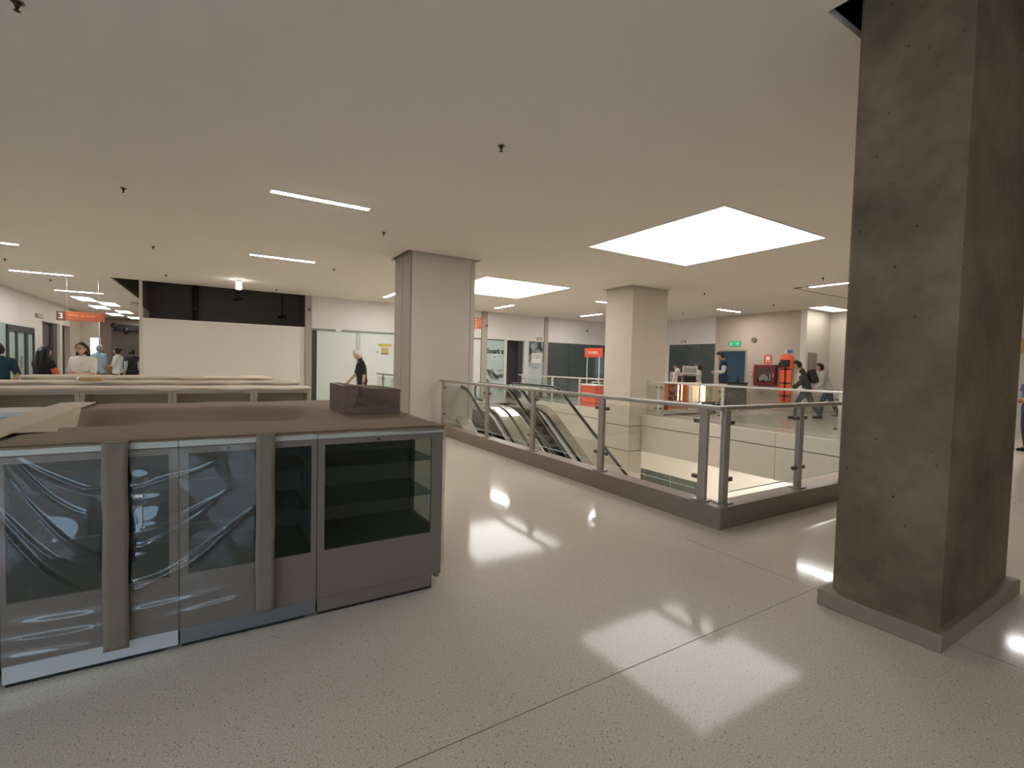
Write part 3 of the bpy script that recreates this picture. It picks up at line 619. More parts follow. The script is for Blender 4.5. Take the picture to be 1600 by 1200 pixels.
# brown dust sheet over the near island
def sm(a, b, x): x = min(1, max(0, (x - a) / (b - a))); return x * x * (3 - 2 * x)
rs = random.Random(3)
sh = thing('dust_sheet', 'brown cloth sheet stretched over the near island of counters', 'sheet', (0, 0, 0))
rows = []; nx, ny = 64, 60
for j in range(ny + 1):
    y = 2.836 + (5.02 - 2.836) * j / ny; r = []
    for i in range(nx + 1):
        x = -0.82 + (1.252 + 0.82) * i / nx
        well = sm(-0.84, -0.76, x) * (1 - sm(0.52, 0.74, x)) * sm(3.42, 3.62, y) * (1 - sm(4.32, 4.62, y))
        z = 1.0495 - 0.13 * well * (0.85 + 0.15 * math.sin(x * 5)) + 0.0035 * math.sin(x * 9 + y * 4) * sm(2.84, 2.95, y) + 0.004 * math.sin(y * 13 - x * 3) * sm(2.84, 3.0, y) * well
        z += 0.010 * math.exp(-((y - 3.42 - 0.1 * x) / 0.04) ** 2) * sm(0.3, 0.7, x) + 0.008 * math.exp(-((x - 0.72 - 0.25 * (y - 3.5)) / 0.03) ** 2) * sm(3.2, 3.5, y)
        r.append((x, y, z + 0.004))
    rows.append(r)
MB().ribbon(rows).obj('sheet', CLOTH, sh, True, solid=0.004)
MB().ribbon([[(x, 2.834 - 0.002 * math.sin(x * 30), 1.049), (x, 2.826 - 0.003 * math.sin(x * 24), 1.046 - (0.012 + 0.006 * math.sin(x * 7)) * (1 if x > 0.45 else 0.35))] for x in [-0.8 + 2.04 * i / 80 for i in range(81)]]).obj('hem', CLOTH, sh, True, solid=0.003)
def strap(xa, xb, zb, parent):
    rows = []
    for i in range(40):
        z = 1.05 + (zb - 1.05) * i / 39
        rows.append([(xa + (xb - xa) * k / 4 + 0.0015 * math.sin(i * 0.35 + xa * 9), 2.796 - 0.0015 * math.sin(i * 0.7 + k * 1.3) - 0.001 * math.sin(k * 2 + i * 0.25), z) for k in range(5)])
    MB().ribbon([[(p[0], 2.834, p[2] + 0.004) for p in rows[0]]] + rows).obj('strap_cloth', mat('strap_cloth', (124, 110, 94), 0.9, noise=0.08, nscale=5, bump=0.3, bscale=60), parent, True, solid=0.003)
strap(-0.445, -0.35, 0.085, thing('cloth_strap', 'left brown cloth strap hanging over the film down to the bright kick plate', 'strap')); strap(0.172, 0.262, 0.11, thing('cloth_strap', 'right brown cloth strap hanging over the half filmed display counter', 'strap'))
# side drop of the sheet on the right end of the island
rows = []
for i in range(26):
    y = 2.836 + (3.46 - 2.836) * i / 25
    rows.append([(1.252 + 0.006 * math.sin(i * 0.9 + k * 0.6) + 0.004 * k / 6, y, 1.05 - (1.05 - 0.13 - 0.02 * math.sin(i * 1.7)) * k / 12) for k in range(13)])
MB().ribbon(rows).obj('side_drop', sheer('thin_beige_cloth', (196, 182, 166), 0.35), thing('cloth_drop', 'thin brown cloth hanging down the right end of the near island', 'cloth'), True)
# cardboard strip with a drooping flap
cb = thing('cardboard_strip', 'pale cardboard strip bent over the counter return at the left', 'cardboard', (0, 0, 0))
MB().ribbon([[(-1.06, y, 1.062), (-0.95, y, 1.066), (-0.845, y, 1.062)] for y in [2.95 + 2.17 * i / 12 for i in range(13)]]).obj('strip', CARD, cb, solid=0.004)
MB().ribbon([[(-0.86, 3.22 + 1.38 * i / 10, 1.064), (-0.86 + (0.235 - 0.22 * i / 10) * 0.5, 3.25 + 1.36 * i / 10, 1.060), (-0.86 + (0.235 - 0.22 * i / 10), 3.28 + 1.34 * i / 10, 1.050)] for i in range(11)]).obj('flap', mat('cardboard_flap', (184, 162, 136), 0.8, noise=0.05), cb, solid=0.004)
# box wrapped in brown cloth
bx = thing('wrapped_box', 'box wrapped in creased brown cloth on the island corner', 'box', (0, 0, 0))
def ridge(u, v, a, b, w):
    ax, ay = a; bx_, by = b; dx, dy = bx_ - ax, by - ay; L2 = dx * dx + dy * dy; s = ((u - ax) * dx + (v - ay) * dy) / L2; s = min(1, max(0, s))
    d2 = (u - ax - s * dx) ** 2 + (v - ay - s * dy) ** 2; return math.exp(-d2 / w / w)
FOLDS = [((0.35, 0.92), (1.0, 0.10), 0.045, 0.022), ((0.20, 0.75), (0.95, 0.06), 0.05, 0.016), ((0.25, 0.45), (1.0, 0.02), 0.05, 0.014), ((0.25, 1.0), (0.15, 0.3), 0.05, 0.008), ((0.1, 0.15), (0.6, 0.2), 0.06, 0.008)]
rows = []
for j in range(25):
    v = j / 24; r = []
    for i in range(49):
        u = i / 48; d = 1.7 * sum(f[3] * ridge(u, v, f[0], f[1], f[2]) for f in FOLDS) * min(1, 12 * (1 - v)) * min(1, 14 * (1 - u)) * min(1, 14 * u)
        flare = 0.05 * max(0, 1 - v * 4) ** 2
        r.append((0.79 + 0.415 * u, 3.60 - d - flare, 1.055 + v * (0.215 - 0.03 * u + 0.006 * math.sin(u * 9))))
    rows.append(r)
WRAP = mat('brown_wrap_cloth', (122, 98, 82), 0.9, noise=0.06, nscale=5, bump=0.2, bscale=70)
MB().ribbon(rows).obj('front_cloth', WRAP, bx, True)
top = rows[-1]
q = MB().ribbon([[(p[0], p[1] + dy, p[2] + (0.004 if 0 < dy < 0.5 else 0)) for p in top] for dy in (0.0, 0.15, 0.35, 0.54)])
q.ribbon([[(0.79, 3.60 + 0.54 * i / 6, 1.055 + 0.215 * k / 6) for k in range(7)] for i in range(7)])
q.ribbon([[(1.205 + 0.006 * (k == 6), 3.60 + 0.54 * i / 6, 1.055 + 0.188 * k / 6) for k in range(7)] for i in range(7)])
q.box(0.80, 1.20, 3.64, 4.12, 1.054, 1.23); q.obj('body', WRAP, bx)
# clear plastic film over the left counters
fm = thing('plastic_film', 'creased clear plastic film taped over the left display counters', 'film', (0, 0, 0))
FZ = [(0.345, 0.020, 0.012), (0.372, 0.016, 0.010), (0.47, 0.013, 0.011), (0.545, 0.010, 0.010), (0.62, 0.010, 0.012), (0.71, 0.008, 0.010), (0.83, 0.007, 0.010)]
rows = []; NX, NZ = 190, 170
for j in range(NZ + 1):
    z = 0.10 + (1.005 - 0.10) * j / NZ; r = []
    for i in range(NX + 1):
        x = -0.805 + (0.195 + 0.805) * i / NX; d = max(0, abs(x + 0.40) - 0.05)
        s_ = (2.3 if x < -0.40 else 0.95) * d ** 1.6
        side = 1 if x < -0.40 else 0
        h = 0.004 * math.sin(x * 5.5 + 1.0) * math.sin(z * 5.2 + 0.6) + 0.001 * math.sin(x * 23 + z * 17)
        h += 0.036 * math.exp(-((x + 0.58) / 0.15) ** 2 - ((z - 0.56) / 0.16) ** 2) + 0.030 * math.exp(-((x + 0.27) / 0.10) ** 2 - ((z - 0.60) / 0.15) ** 2)
        for k, (z0, am, wd) in enumerate(FZ):
            if (k + side) % 3 == 2 and k > 1: continue
            zz = z - z0 - s_ * (1.0, 0.92, 0.8, 1.1, 0.7, 0.9, 0.6)[k] - 0.006 * math.sin(x * 18 + k * 2)
            fade = math.exp(-((d - 0.12 - 0.05 * (k % 3)) / 0.17) ** 2) if k > 1 else sm(0.56, 0.40, d)
            h += am * math.exp(-abs(zz / wd) ** 1.6) * fade
        for (z0, am, wd, xc) in ((0.285, 0.012, 0.018, -0.58), (0.215, 0.014, 0.013, -0.62), (0.14, 0.008, 0.016, -0.7), (0.262, 0.010, 0.014, -0.25), (0.20, 0.009, 0.010, 0.0)):
            h += am * math.exp(-((z - z0 - 0.02 * math.sin(x * 4)) / wd) ** 2) * math.exp(-((x - xc) / 0.16) ** 2)
        h += 0.006 * math.exp(-abs(x + 0.33) / 0.03) * math.sin(z * 70 + 3 * math.sin(z * 23)) * sm(0.2, 0.5, z)
        pin = min(1, 16 * max(0, abs(x + 0.40) - 0.035)) * min(1, 14 * (x + 0.815)) * min(1, 8 * max(0.0, 0.20 - x))
        r.append((x, 2.826 - max(-0.004, h) * max(pin, 0.02) - 0.002, z))
    rows.append(r)
FILM = thin_glass('clear_film', (0.94, 0.96, 0.97), 0.04, 0.05, 1.1, haze=0.02)
MB().ribbon(rows).obj('film_sheet', FILM, fm, True)

# further islands
def island(y0, y1, seams, tag_name, gcol, names):
    for (a, b), nm in zip(zip(seams[:-1], seams[1:]), names):
        case(a, b, y0, y1, a + 0.045, b - 0.045, nm, lam=LAMI2, shelves=False, wz1=0.975, wz0=0.35, inner=INNER2, glass=CGLASS2)
def top_sheet(name, label, x0, x1, y0, y1, z, bumps=(), m=CLOTHL, seed=1, drop=0.03):
    t = thing('dust_sheet', label, 'sheet', (0, 0, 0)); rows = []; n1, n2 = 60, 22; rr = random.Random(seed); ph = [rr.uniform(0, 6) for _ in range(4)]
    for j in range(n2 + 1):
        y = y0 + (y1 - y0) * j / n2; r = []
        for i in range(n1 + 1):
            x = x0 + (x1 - x0) * i / n1
            zz = z + 0.006 * math.sin(x * 6 + ph[0]) * math.sin(y * 5 + ph[1]) + 0.006
            for (bx0, by0, sx, sy, hh) in bumps: zz += hh * math.exp(-((x - bx0) / sx) ** 4 - ((y - by0) / sy) ** 4) * (0.8 + 0.2 * math.sin(x * 30 + ph[2]))
            r.append((x, y, zz))
        rows.append(r)
    front = [(p[0], p[1] - 0.012, p[2] - drop * (0.8 + 0.3 * math.sin(p[0] * 9 + ph[3]))) for p in rows[0]]
    MB().ribbon([front] + rows).obj('sheet', m, t, True, solid=0.004); return t
island(7.55, 8.13, [-4.0, -3.2, -2.75, -2.29, -1.395, -0.49, 0.435, 1.17], 'second', LAMI2, ['second row display counter far left beyond the photo edge', 'second row display counter second from the far left', 'second row display counter third from the far left', 'second row display counter cut by the photo edge', 'second row display counter behind the cardboard strip', 'second row display counter behind the brown sheet', 'second row display counter at the right end of its row'])
top_sheet('s2', 'beige sheet over the second row of counters', -4.0, 1.175, 7.535, 8.14, 1.047, seed=2, drop=0.05)
island(9.35, 9.9, [-3.6, -2.79, -1.98, -1.17, -0.36, 0.45, 1.26], 'third', LAMI2, ['third row display counter at the left end', 'third row display counter second from left', 'third row display counter third from left', 'third row display counter third from right', 'third row display counter second from right', 'third row display counter at the right end'])
top_sheet('s3', 'crumpled beige sheet over the third row of counters', -3.6, 1.265, 9.335, 9.92, 1.047, bumps=((1.0, 9.65, 0.22, 0.18, 0.035), (0.3, 9.65, 0.25, 0.18, 0.016), (-1.0, 9.65, 0.5, 0.2, 0.006)), seed=5, drop=0.055)
island(11.6, 12.5, [-2.92, -2.13, -1.34, -0.55, 0.24, 1.03], 'fourth', LAMI2, ['fourth row display counter at the left end before the two talking women', 'fourth row display counter second from left', 'fourth row display counter in the middle', 'fourth row display counter second from right', 'fourth row display counter at the right end before the hoarding'])
top_sheet('s4', 'thick folded beige sheet over the fourth row of counters', -2.94, 1.04, 11.57, 12.52, 1.05, bumps=((0.65, 12.1, 0.3, 0.3, 0.03), (-0.6, 12.1, 0.8, 0.3, 0.01)), seed=9, drop=0.075)
t = thing('wood_block', 'small ochre block lying on the third row sheet', 'block', (-1.62, 9.48, 1.063))
MB().bbox(-0.13, 0.13, -0.06, 0.06, 0.0, 0.05, b=0.01).obj('block', mat('ochre_block', (186, 150, 92), 0.6, noise=0.1), t)
MB().ball((-0.14, -0.03, 0.03), (0.03, 0.03, 0.03)).obj('knob', WHITE, t, True)

# ------------------------------------------------------------------ signs, posters and wall fittings
def wall_thing(name, label, cat, loc): return thing(name, label, cat, loc)
t = wall_thing('hanging_sign', 'orange hanging sign with a dark square numbered 3 over the corridor', 'sign', (-3.37, 18.5, 2.55))
MB().bbox(-0.33, 0.54, -0.03, 0.03, -0.125, 0.135, b=0.006).obj('board', ORANGE2, t)
MB().bbox(-0.53, -0.33, -0.035, 0.035, -0.135, 0.14, b=0.006).obj('number_plate', mat('sign_brown', (92, 66, 52), 0.5), t)
text_mesh('3', 0.22, 'numeral', WHITE, t, FACE_MY(-0.43, -0.037, -0.01))
for (a, b, z) in ((-0.26, -0.16, 0.035), (-0.14, -0.05, 0.03), (0.0, 0.08, 0.02), (0.11, 0.2, 0.02), (0.22, 0.32, 0.018)): box('faded_line', mat('sign_pale_text', (226, 150, 100), 0.5), (a, b, -0.032, -0.03, z - 0.012, z + 0.012), t)
box('corner_mark', mat('sign_dark', (176, 96, 80), 0.5), (0.42, 0.5, -0.032, -0.03, -0.09, 0.06), t)
for x in (-0.3, 0.4): MB().tube([(x, 0, 0.135), (x, 0, H - 2.55)], 0.008, 6).obj('rod', STEEL, t)
t = wall_thing('wall_sign', 'small orange square sign on the bulkhead right of the left beige column', 'sign', (9.23, YW - 0.02, 3.16))
MB().bbox(-0.17, 0.16, -0.02, 0.0, -0.23, 0.23, b=0.005).obj('board', mat('orange_square', (226, 138, 92), 0.5), t)
for z in (0.15, 0.02, -0.11): box('mark', mat('sign_peach', (240, 190, 160), 0.5), (-0.15, -0.09, -0.023, -0.02, z - 0.035, z + 0.035), t)
box('mark', mat('sign_dark', (176, 96, 80), 0.5), (0.02, 0.12, -0.023, -0.02, -0.20, -0.13), t)
t = wall_thing('window_notice', 'wide yellow paper strip on the frosted shop glass', 'notice', (5.36, YW + 0.025, 2.09)); box('paper_strip', YELLOW, (-0.25, 0.24, -0.004, 0, -0.055, 0.045), t)
t = wall_thing('window_notice', 'square yellow notice below the yellow strip on the frosted glass', 'notice', (5.35, YW + 0.025, 1.87)); box('paper', mat('yellow_notice', (186, 160, 96), 0.7, noise=0.1), (-0.14, 0.13, -0.004, 0, -0.09, 0.12), t); box('border', mat('olive_edge', (112, 98, 66), 0.7), (-0.15, 0.13, -0.006, -0.002, -0.13, -0.09), t)
t = wall_thing('window_sticker', 'tiny grey sticker left of the square yellow notice', 'sticker', (5.08, YW + 0.025, 1.82)); box('paper', mat('grey_sticker', (140, 136, 126), 0.7), (-0.05, 0.04, -0.004, 0, -0.025, 0.025), t)
SCR = mat('scribble_black', (36, 42, 40), 0.6)
t = wall_thing('painted_lettering', 'hand painted dark lettering across the pale shop window', 'lettering', (10.11, YW + 0.027, 2.03)); text_mesh('Eouarà ui', 0.29, 'letters', SCR, t, FACE_MY(0, -0.002, 0) @ Matrix.Scale(0.80, 4, (1, 0, 0)), bold=0.012)
t = wall_thing('window_notice', 'faint white notice under the painted lettering', 'notice', (10.05, YW + 0.027, 1.79)); box('paper', mat('faint_paper', (196, 198, 196), 0.7), (-0.13, 0.13, -0.004, 0, -0.10, 0.10), t); box('print', mat('grey_print', (160, 160, 158), 0.7), (-0.08, 0.09, -0.006, -0.004, -0.06, 0.04), t)
t = wall_thing('window_poster', 'grey printed poster on the dark smeared window right of the doorway', 'poster', (12.24, YW + 0.027, 1.80)); box('paper', PAPER, (-0.27, 0.27, -0.006, 0, -0.22, 0.22), t)
for i, z in enumerate((0.14, 0.07, 0.0)):
    for a, b in ((-0.2, -0.08), (-0.04, 0.08), (0.12, 0.22)): box('print_line', mat('poster_grey', (140, 136, 132), 0.7), (a, b, -0.008, -0.006, z - 0.02, z + 0.015), t)
for (x, y, z, ax, l) in ((12.35, YW, 2.66, 'y', 'small brown emergency lamp above the painted shop window'), (-2.02, 17.9, 2.97, 'y', 'small brown lamp box left of the hoarding top')):
    t = wall_thing('emergency_lamp', l, 'lamp', (x, y, z)); MB().bbox(-0.13, 0.13, -0.05, 0, -0.05, 0.06, b=0.01).obj('housing', mat('lamp_brown', (150, 130, 112), 0.5), t); box('lens', mat('lamp_lens', (190, 178, 160), 0.3), (-0.10, 0.10, -0.056, -0.05, -0.035, 0.0), t)
for (x, z, l) in ((2.70, 3.2, 'small dark sensor on the post right of the hoarding'), (9.6, 3.1, 'small dark camera on the post left of the painted window'), (15.1, 3.2, 'small round sensor on the bulkhead above the dark shopfront')):
    t = wall_thing('wall_sensor', l, 'sensor', (x, YW - (0.06 if x < 12 else 0), z)); MB().tube([(0, 0, 0), (0, -0.05, 0)], 0.05, 10).obj('base', mat('sensor_taupe', (150, 136, 122), 0.5), t); MB().ball((0, -0.06, -0.02), (0.045, 0.045, 0.05)).obj('dome', mat('sensor_dark', (118, 106, 94), 0.4), t, True)
t = wall_thing('door_closer', 'small white closer box at the top of the frosted glass door', 'fitting', (3.66, YW + 0.02, 2.52)); MB().bbox(-0.08, 0.1, -0.06, 0, -0.03, 0.04, b=0.008).obj('case', WHITE, t); box('arm', STEEL, (-0.02, 0.16, -0.07, -0.06, 0.0, 0.012), t)
# right wall fittings (face -X)
X0 = XW
t = wall_thing('exit_sign', 'green exit sign above the bluish doorway', 'sign', (X0, 11.72, 2.51)); MB().bbox(-0.03, 0, -0.26, 0.26, -0.08, 0.12, b=0.006).obj('housing', mat('exit_green_plate', (40, 150, 90), 0.4), t); box('face', GREENS, (-0.034, -0.03, -0.25, 0.25, -0.07, 0.11), t)
for (y0, y1, z0, z1) in ((0.12, 0.19, -0.04, 0.08), (-0.02, 0.08, 0.0, 0.03), (-0.18, -0.06, -0.03, 0.06)): box('pictogram', mat('exit_mint', (150, 214, 176), 0.5), (-0.037, -0.034, y0, y1, z0, z1), t)
t = wall_thing('wall_speaker', 'round grey wall speaker high between the doorway and fire cabinet', 'speaker', (X0, 10.90, 2.65))
MB().tube([(0, 0, 0), (-0.07, 0, 0)], 0.10, 16).obj('housing', mat('speaker_grey', (120, 108, 96), 0.5), t); MB().tube([(-0.07, 0, 0), (-0.085, 0, 0)], 0.085, 16).obj('grille', mat('speaker_grille', (96, 86, 76), 0.6), t)
t = wall_thing('call_point', 'small grey call point beside the fire cabinet', 'call point', (X0, 10.95, 1.33)); MB().bbox(-0.04, 0, -0.07, 0.07, -0.09, 0.09, b=0.01).obj('plate', mat('call_grey', (150, 138, 124), 0.5), t); MB().bbox(-0.055, -0.04, -0.04, 0.04, -0.05, 0.05, b=0.008).obj('button', mat('call_pale', (206, 196, 184), 0.4), t)
t = wall_thing('fire_cabinet', 'red fire hose cabinet with glazed door on the taupe wall', 'cabinet', (X0 - 0.006, 10.36, 1.32))
q = MB().box(-0.2, -0.19, -0.41, 0.41, 0.27, 0.385).box(-0.2, -0.19, -0.41, 0.41, -0.385, -0.27).box(-0.2, -0.19, 0.26, 0.41, -0.27, 0.27).box(-0.2, -0.19, -0.41, -0.29, -0.27, 0.27)
q.obj('door', RED, t)
q = MB().box(-0.19, 0, -0.41, 0.41, 0.37, 0.385).box(-0.19, 0, -0.41, 0.41, -0.385, -0.37).box(-0.19, 0, 0.395, 0.41, -0.37, 0.37).box(-0.19, 0, -0.41, -0.395, -0.37, 0.37).box(-0.02, 0, -0.395, 0.395, -0.37, 0.37)
q.obj('cabinet_body', mat('red_inner', (110, 40, 38), 0.5), t)
box('glass', thin_glass('cab_glass', (0.85, 0.85, 0.85), 0.03, 0.03, 0.9), (-0.197, -0.193, -0.29, 0.26, -0.27, 0.27), t)
hs = MB()
for k in range(5): hs.tube([(-0.10, 0.06 - 0.16 * math.cos(PI * i / 10) * (1 - k * 0.13), -0.25 + 0.24 * (1 - k * 0.15) * math.sin(PI * i / 10)) for i in range(11)], 0.035, 8)
hs.obj('hose', mat('hose_white', (196, 188, 178), 0.8), t, True)
MB().tube([(-0.12, -0.2, -0.22), (-0.12, -0.2, 0.06)], [0.03, 0.018], 8).obj('nozzle', mat('nozzle_pale', (214, 206, 196), 0.4), t, True)
box('handle', STEEL, (-0.215, -0.2, -0.38, -0.35, -0.08, 0.08), t)
t = wall_thing('fire_sign', 'small red sign just above the fire cabinet', 'sign', (X0, 10.34, 1.90)); box('plate', REDS, (-0.008, 0, -0.15, 0.15, -0.16, 0.17), t); box('pictogram', mat('sign_cream', (236, 214, 196), 0.6), (-0.012, -0.008, -0.07, 0.07, -0.01, 0.11), t)
for y in (-0.05, 0.05): box('pictogram_bar', mat('sign_cream', (236, 214, 196), 0.6), (-0.012, -0.008, y - 0.02, y + 0.02, -0.10, -0.04), t)
t = wall_thing('spine_board', 'orange rescue spine board with black straps hanging on the wall', 'stretcher', (X0 - 0.02, 9.63, 1.2))
pl = [(-0.13, -0.9), (0.13, -0.9), (0.17, -0.82), (0.21, 0.2), (0.23, 0.6), (0.20, 0.82), (0.12, 0.89), (-0.12, 0.89), (-0.20, 0.82), (-0.23, 0.6), (-0.21, 0.2), (-0.17, -0.82)]
MB().prism(pl, 'x', -0.05, 0.0).obj('board', SPINE, t)
for z in (0.35, -0.15, -0.62):
    box('strap', BLACKISH, (-0.062, -0.05, -0.2, 0.2, z - 0.02, z + 0.02), t); MB().bbox(-0.075, -0.062, -0.05, 0.05, z - 0.035, z + 0.035, b=0.006).obj('buckle', RUBBER, t)
box('strap', BLACKISH, (-0.066, -0.056, -0.02, 0.03, -0.82, 0.6), t)
MB().bbox(-0.16, -0.05, -0.14, 0.16, 0.44, 0.70, b=0.03).obj('head_block', BLACKISH, t)
MB().bbox(-0.13, -0.05, 0.12, 0.24, 0.42, 0.60, b=0.03).obj('head_block', BLACKISH, t)
t = wall_thing('wall_sign', 'small blue sign above the orange spine board', 'sign', (X0, 9.53, 2.19)); box('plate', BLUES, (-0.008, 0, -0.09, 0.10, -0.06, 0.06), t); box('arrow', mat('pale_arrow', (190, 186, 190), 0.6), (-0.008, 0, 0.12, 0.21, -0.06, 0.05), t)
t = wall_thing('wall_bracket', 'small taupe bracket shelf high on the right wall beside the column', 'bracket', (XR, 8.1, 2.45)); MB().prism([(0, -0.28), (0, 0.06), (-0.28, 0.06)], 'y', -0.1, 0.1).obj('bracket', MULL, t)
t = wall_thing('emergency_lamp', 'small brown lamp box over the dark glass of the right wall', 'lamp', (XW, 14.2, 2.68)); box('housing', mat('lamp_brown', (150, 130, 112), 0.5), (-0.05, 0, -0.12, 0.12, -0.05, 0.05), t); box('lens', mat('lamp_lens', (190, 178, 160), 0.3), (-0.056, -0.05, -0.09, 0.09, -0.03, 0.02), t)
t = wall_thing('wall_hook', 'small yellow curved handle on the far right wall beyond the concrete column', 'hook', (XR, 4.02, 2.3))
MB().tube([(-0.02, 0.10, 0.25), (-0.10, 0.02, 0.25), (-0.12, -0.06, 0.1), (-0.10, -0.02, -0.12), (-0.02, 0.10, -0.22)], 0.03, 8).obj('handle', mat('hook_yellow', (190, 160, 80), 0.4), t, True)
box('plate', mat('hook_plate', (170, 150, 110), 0.5), (-0.02, 0, 0.04, 0.16, -0.28, 0.3), t)
# left wall: shop glass and doors
w = thing('window_8', 'greenish shop glass in the left wall', 'window', kind='structure')
for (a, b) in ((14, 16), (16.03, 18), (18.03, 20), (20.03, 22.6)): box('pane', FROSTG, (XL - 0.06, XL - 0.03, a, b, 0.05, 2.44), w)
for (a, b) in ((2, 8), (8.03, 14)): box('pane', FROSTG, (XL - 0.06, XL - 0.03, a, b, 0.05, 2.44), w)
d = thing('door_3', 'glazed double door with dark green frame in the left wall', 'door', kind='structure')
for b in ((XL - 0.05, XL + 0.03, 22.6, 25.38, 2.20, 2.42), (XL - 0.05, XL + 0.03, 22.6, 22.72, 0, 2.2), (XL - 0.05, XL + 0.03, 24.35, 24.62, 0, 2.2), (XL - 0.05, XL + 0.03, 25.28, 25.38, 0, 2.2), (XL - 0.05, XL + 0.02, 23.42, 23.58, 0, 2.2)): box('frame', FRAMED, b, d)
for (a, b) in ((22.72, 23.42), (23.58, 24.35), (24.62, 25.28)): box('pane', FROSTG, (XL - 0.04, XL - 0.02, a, b, 0.0, 2.2), d)
MB().tube([(XL + 0.09, 23.62, 0.9), (XL + 0.09, 23.62, 1.35)], 0.025, 8).obj('handle', STEEL, d)
for z, l in ((2.95, 'brown lamp box on the white pier right of the green glass doors'),):
    t = thing('emergency_lamp', l, 'lamp', (XL, 25.95, z)); box('housing', mat('lamp_brown', (150, 130, 112), 0.5), (0, 0.06, -0.38, 0.38, -0.08, 0.06), t); box('lens', mat('lamp_lens', (190, 178, 160), 0.3), (0.06, 0.066, -0.3, 0.3, -0.05, 0.0), t)
t = thing('wall_notice', 'white paper notice on the pier beside the left doors', 'notice', (XL, 26.7, 1.7)); box('paper', PAPER, (0.0, 0.01, -0.25, 0.4, -0.2, 0.1), t); box('paper', PAPER, (0.0, 0.01, -0.1, 0.4, -0.5, -0.26), t)
struct('wall_left_panel', mat('dark_taupe_panel', (84, 76, 70), 0.6), [(XL - 0.32, XL - 0.22, 26.3, 30.9, 0, 2.85), (XL - 0.2, XL - 0.1, 28.4, 29.0, 0, 2.78)], 'dark recessed panels in the left wall', 'wall')
t = thing('lit_window', 'bright bluish white lit opening at the end of the corridor', 'window', (-5.49, 33.1, 1.62)); box('pane', SCREEN, (-0.17, 0.17, 0.0, 0.02, -0.72, 0.73), t); box('frame', FRAMEG, (-0.19, -0.17, -0.02, 0.04, -0.72, 0.73), t)
t = thing('valance', 'dark ornamented valance above the corridor end shutter', 'valance', (-3.6, 35.675, 3.0))
MB().bbox(-1.5, 1.3, -0.1, 0.12, -0.1, 0.28, b=0.03).obj('board', BLACKISH, t)
for x in (-1.45, -0.9, -0.2, 0.5, 1.2): MB().ball((x, -0.1, -0.08 + 0.25 * (x < -1.2)), (0.16, 0.12, 0.17)).obj('ornament', BLACKISH, t, True)

# ------------------------------------------------------------------ promotion stand and food kiosk
t = thing('promotion_stand', 'bright orange promotion counter with an overhead header panel on two poles', 'stand', (11.75, 13.42, 0))
MB().bbox(-0.25, 0.25, -0.43, 0.43, 0.03, 0.78, b=0.01).obj('counter_body', ORANGE, t)
box('base_strip', mat('peach_strip', (226, 190, 172), 0.5), (-0.26, 0.26, -0.44, 0.44, 0.0, 0.035), t)
MB().bbox(-0.28, 0.28, -0.47, 0.47, 0.78, 0.83, b=0.006).obj('counter_top', WHITE, t)
text_mesh('YANBAL', 0.15, 'lettering', WHITE, t, FACE_MX(-0.256, 0, 0.48))
for y in (-0.33, 0.33): MB().tube([(-0.02, y, 0.83), (-0.02, y, 1.85)], 0.014, 8).obj('pole', WHITE, t)
MB().bbox(-0.05, 0.01, -0.46, 0.46, 1.82, 2.15, b=0.006).obj('header', ORANGE, t)
text_mesh('YANBAL', 0.16, 'header_lettering', WHITE, t, FACE_MX(-0.054, 0, 1.98))
for (x, y, hx, hz_, l, c) in ((12.6, 14.0, 0.16, 0.17, 'dark carton on the display shelf behind the orange counter, left one', (60, 52, 50)), (12.6, 13.6, 0.16, 0.17, 'dark carton on the display shelf behind the orange counter, second', (66, 58, 56)),
                            (12.6, 13.2, 0.13, 0.15, 'brown carton on the display shelf behind the orange counter, right one', (98, 70, 60)), (12.6, 12.9, 0.10, 0.09, 'pale carton on the display shelf behind the orange counter', (210, 200, 186))):
    tb = thing('carton', l, 'box', (x, y, 0.90)); MB().bbox(-0.1, 0.1, -hx, hx, 0.0, hz_, b=0.008).obj('carton_body', mat('carton_%d_%d_%d' % c, c, 0.6), tb); box('tape', mat('carton_tape', (170, 150, 130), 0.5), (-0.102, 0.102, -0.02, 0.02, 0.0, hz_ + 0.001), tb)
t = thing('display_table', 'pale display table behind the orange promotion counter', 'table', (12.6, 13.5, 0))
box('table_top', PALE, (-0.2, 0.2, -0.8, 0.75, 0.86, 0.9), t)
for (x, y) in ((-0.17, -0.75), (-0.17, 0.7), (0.17, -0.75), (0.17, 0.7)): box('leg', PALE, (x - 0.02, x + 0.02, y - 0.02, y + 0.02, 0, 0.86), t)

t = thing('food_kiosk', 'food kiosk counter with copper framed case and warm lit shelves', 'kiosk', (0, 0, 0))
GL2 = thin_glass('kiosk_glass', (0.92, 0.92, 0.9), 0.03, 0.02, 0.9)
q = MB().box(11.8, 12.02, 10.18, 10.2, 0.16, 1.0).box(11.8, 11.84, 10.2, 10.7, 0.16, 1.0).box(11.84, 12.95, 10.18, 10.2, 0.2, 0.42).box(12.9, 12.95, 10.18, 10.7, 0.2, 1.0).box(11.84, 12.95, 10.68, 10.7, 0.2, 1.0)
q.obj('copper_case', COPPER, t)
box('glass_front', GL2, (12.02, 12.9, 10.19, 10.196, 0.42, 0.98), t)
for z in (0.44, 0.62, 0.80): box('shelf', mat('kiosk_shelf', (190, 150, 110), 0.4), (11.86, 12.88, 10.24, 10.64, z, z + 0.015), t)
for i in range(7):
    x = 11.95 + i * 0.14; z = (0.455, 0.635, 0.815)[i % 3]
    MB().bbox(x - 0.05, x + 0.05, 10.3, 10.5, z, z + 0.08 + 0.03 * (i % 2), b=0.015).obj('pastry', mat('pastry_%d' % (i % 3), ((170, 110, 60), (110, 70, 44), (206, 170, 120))[i % 3], 0.6), t)
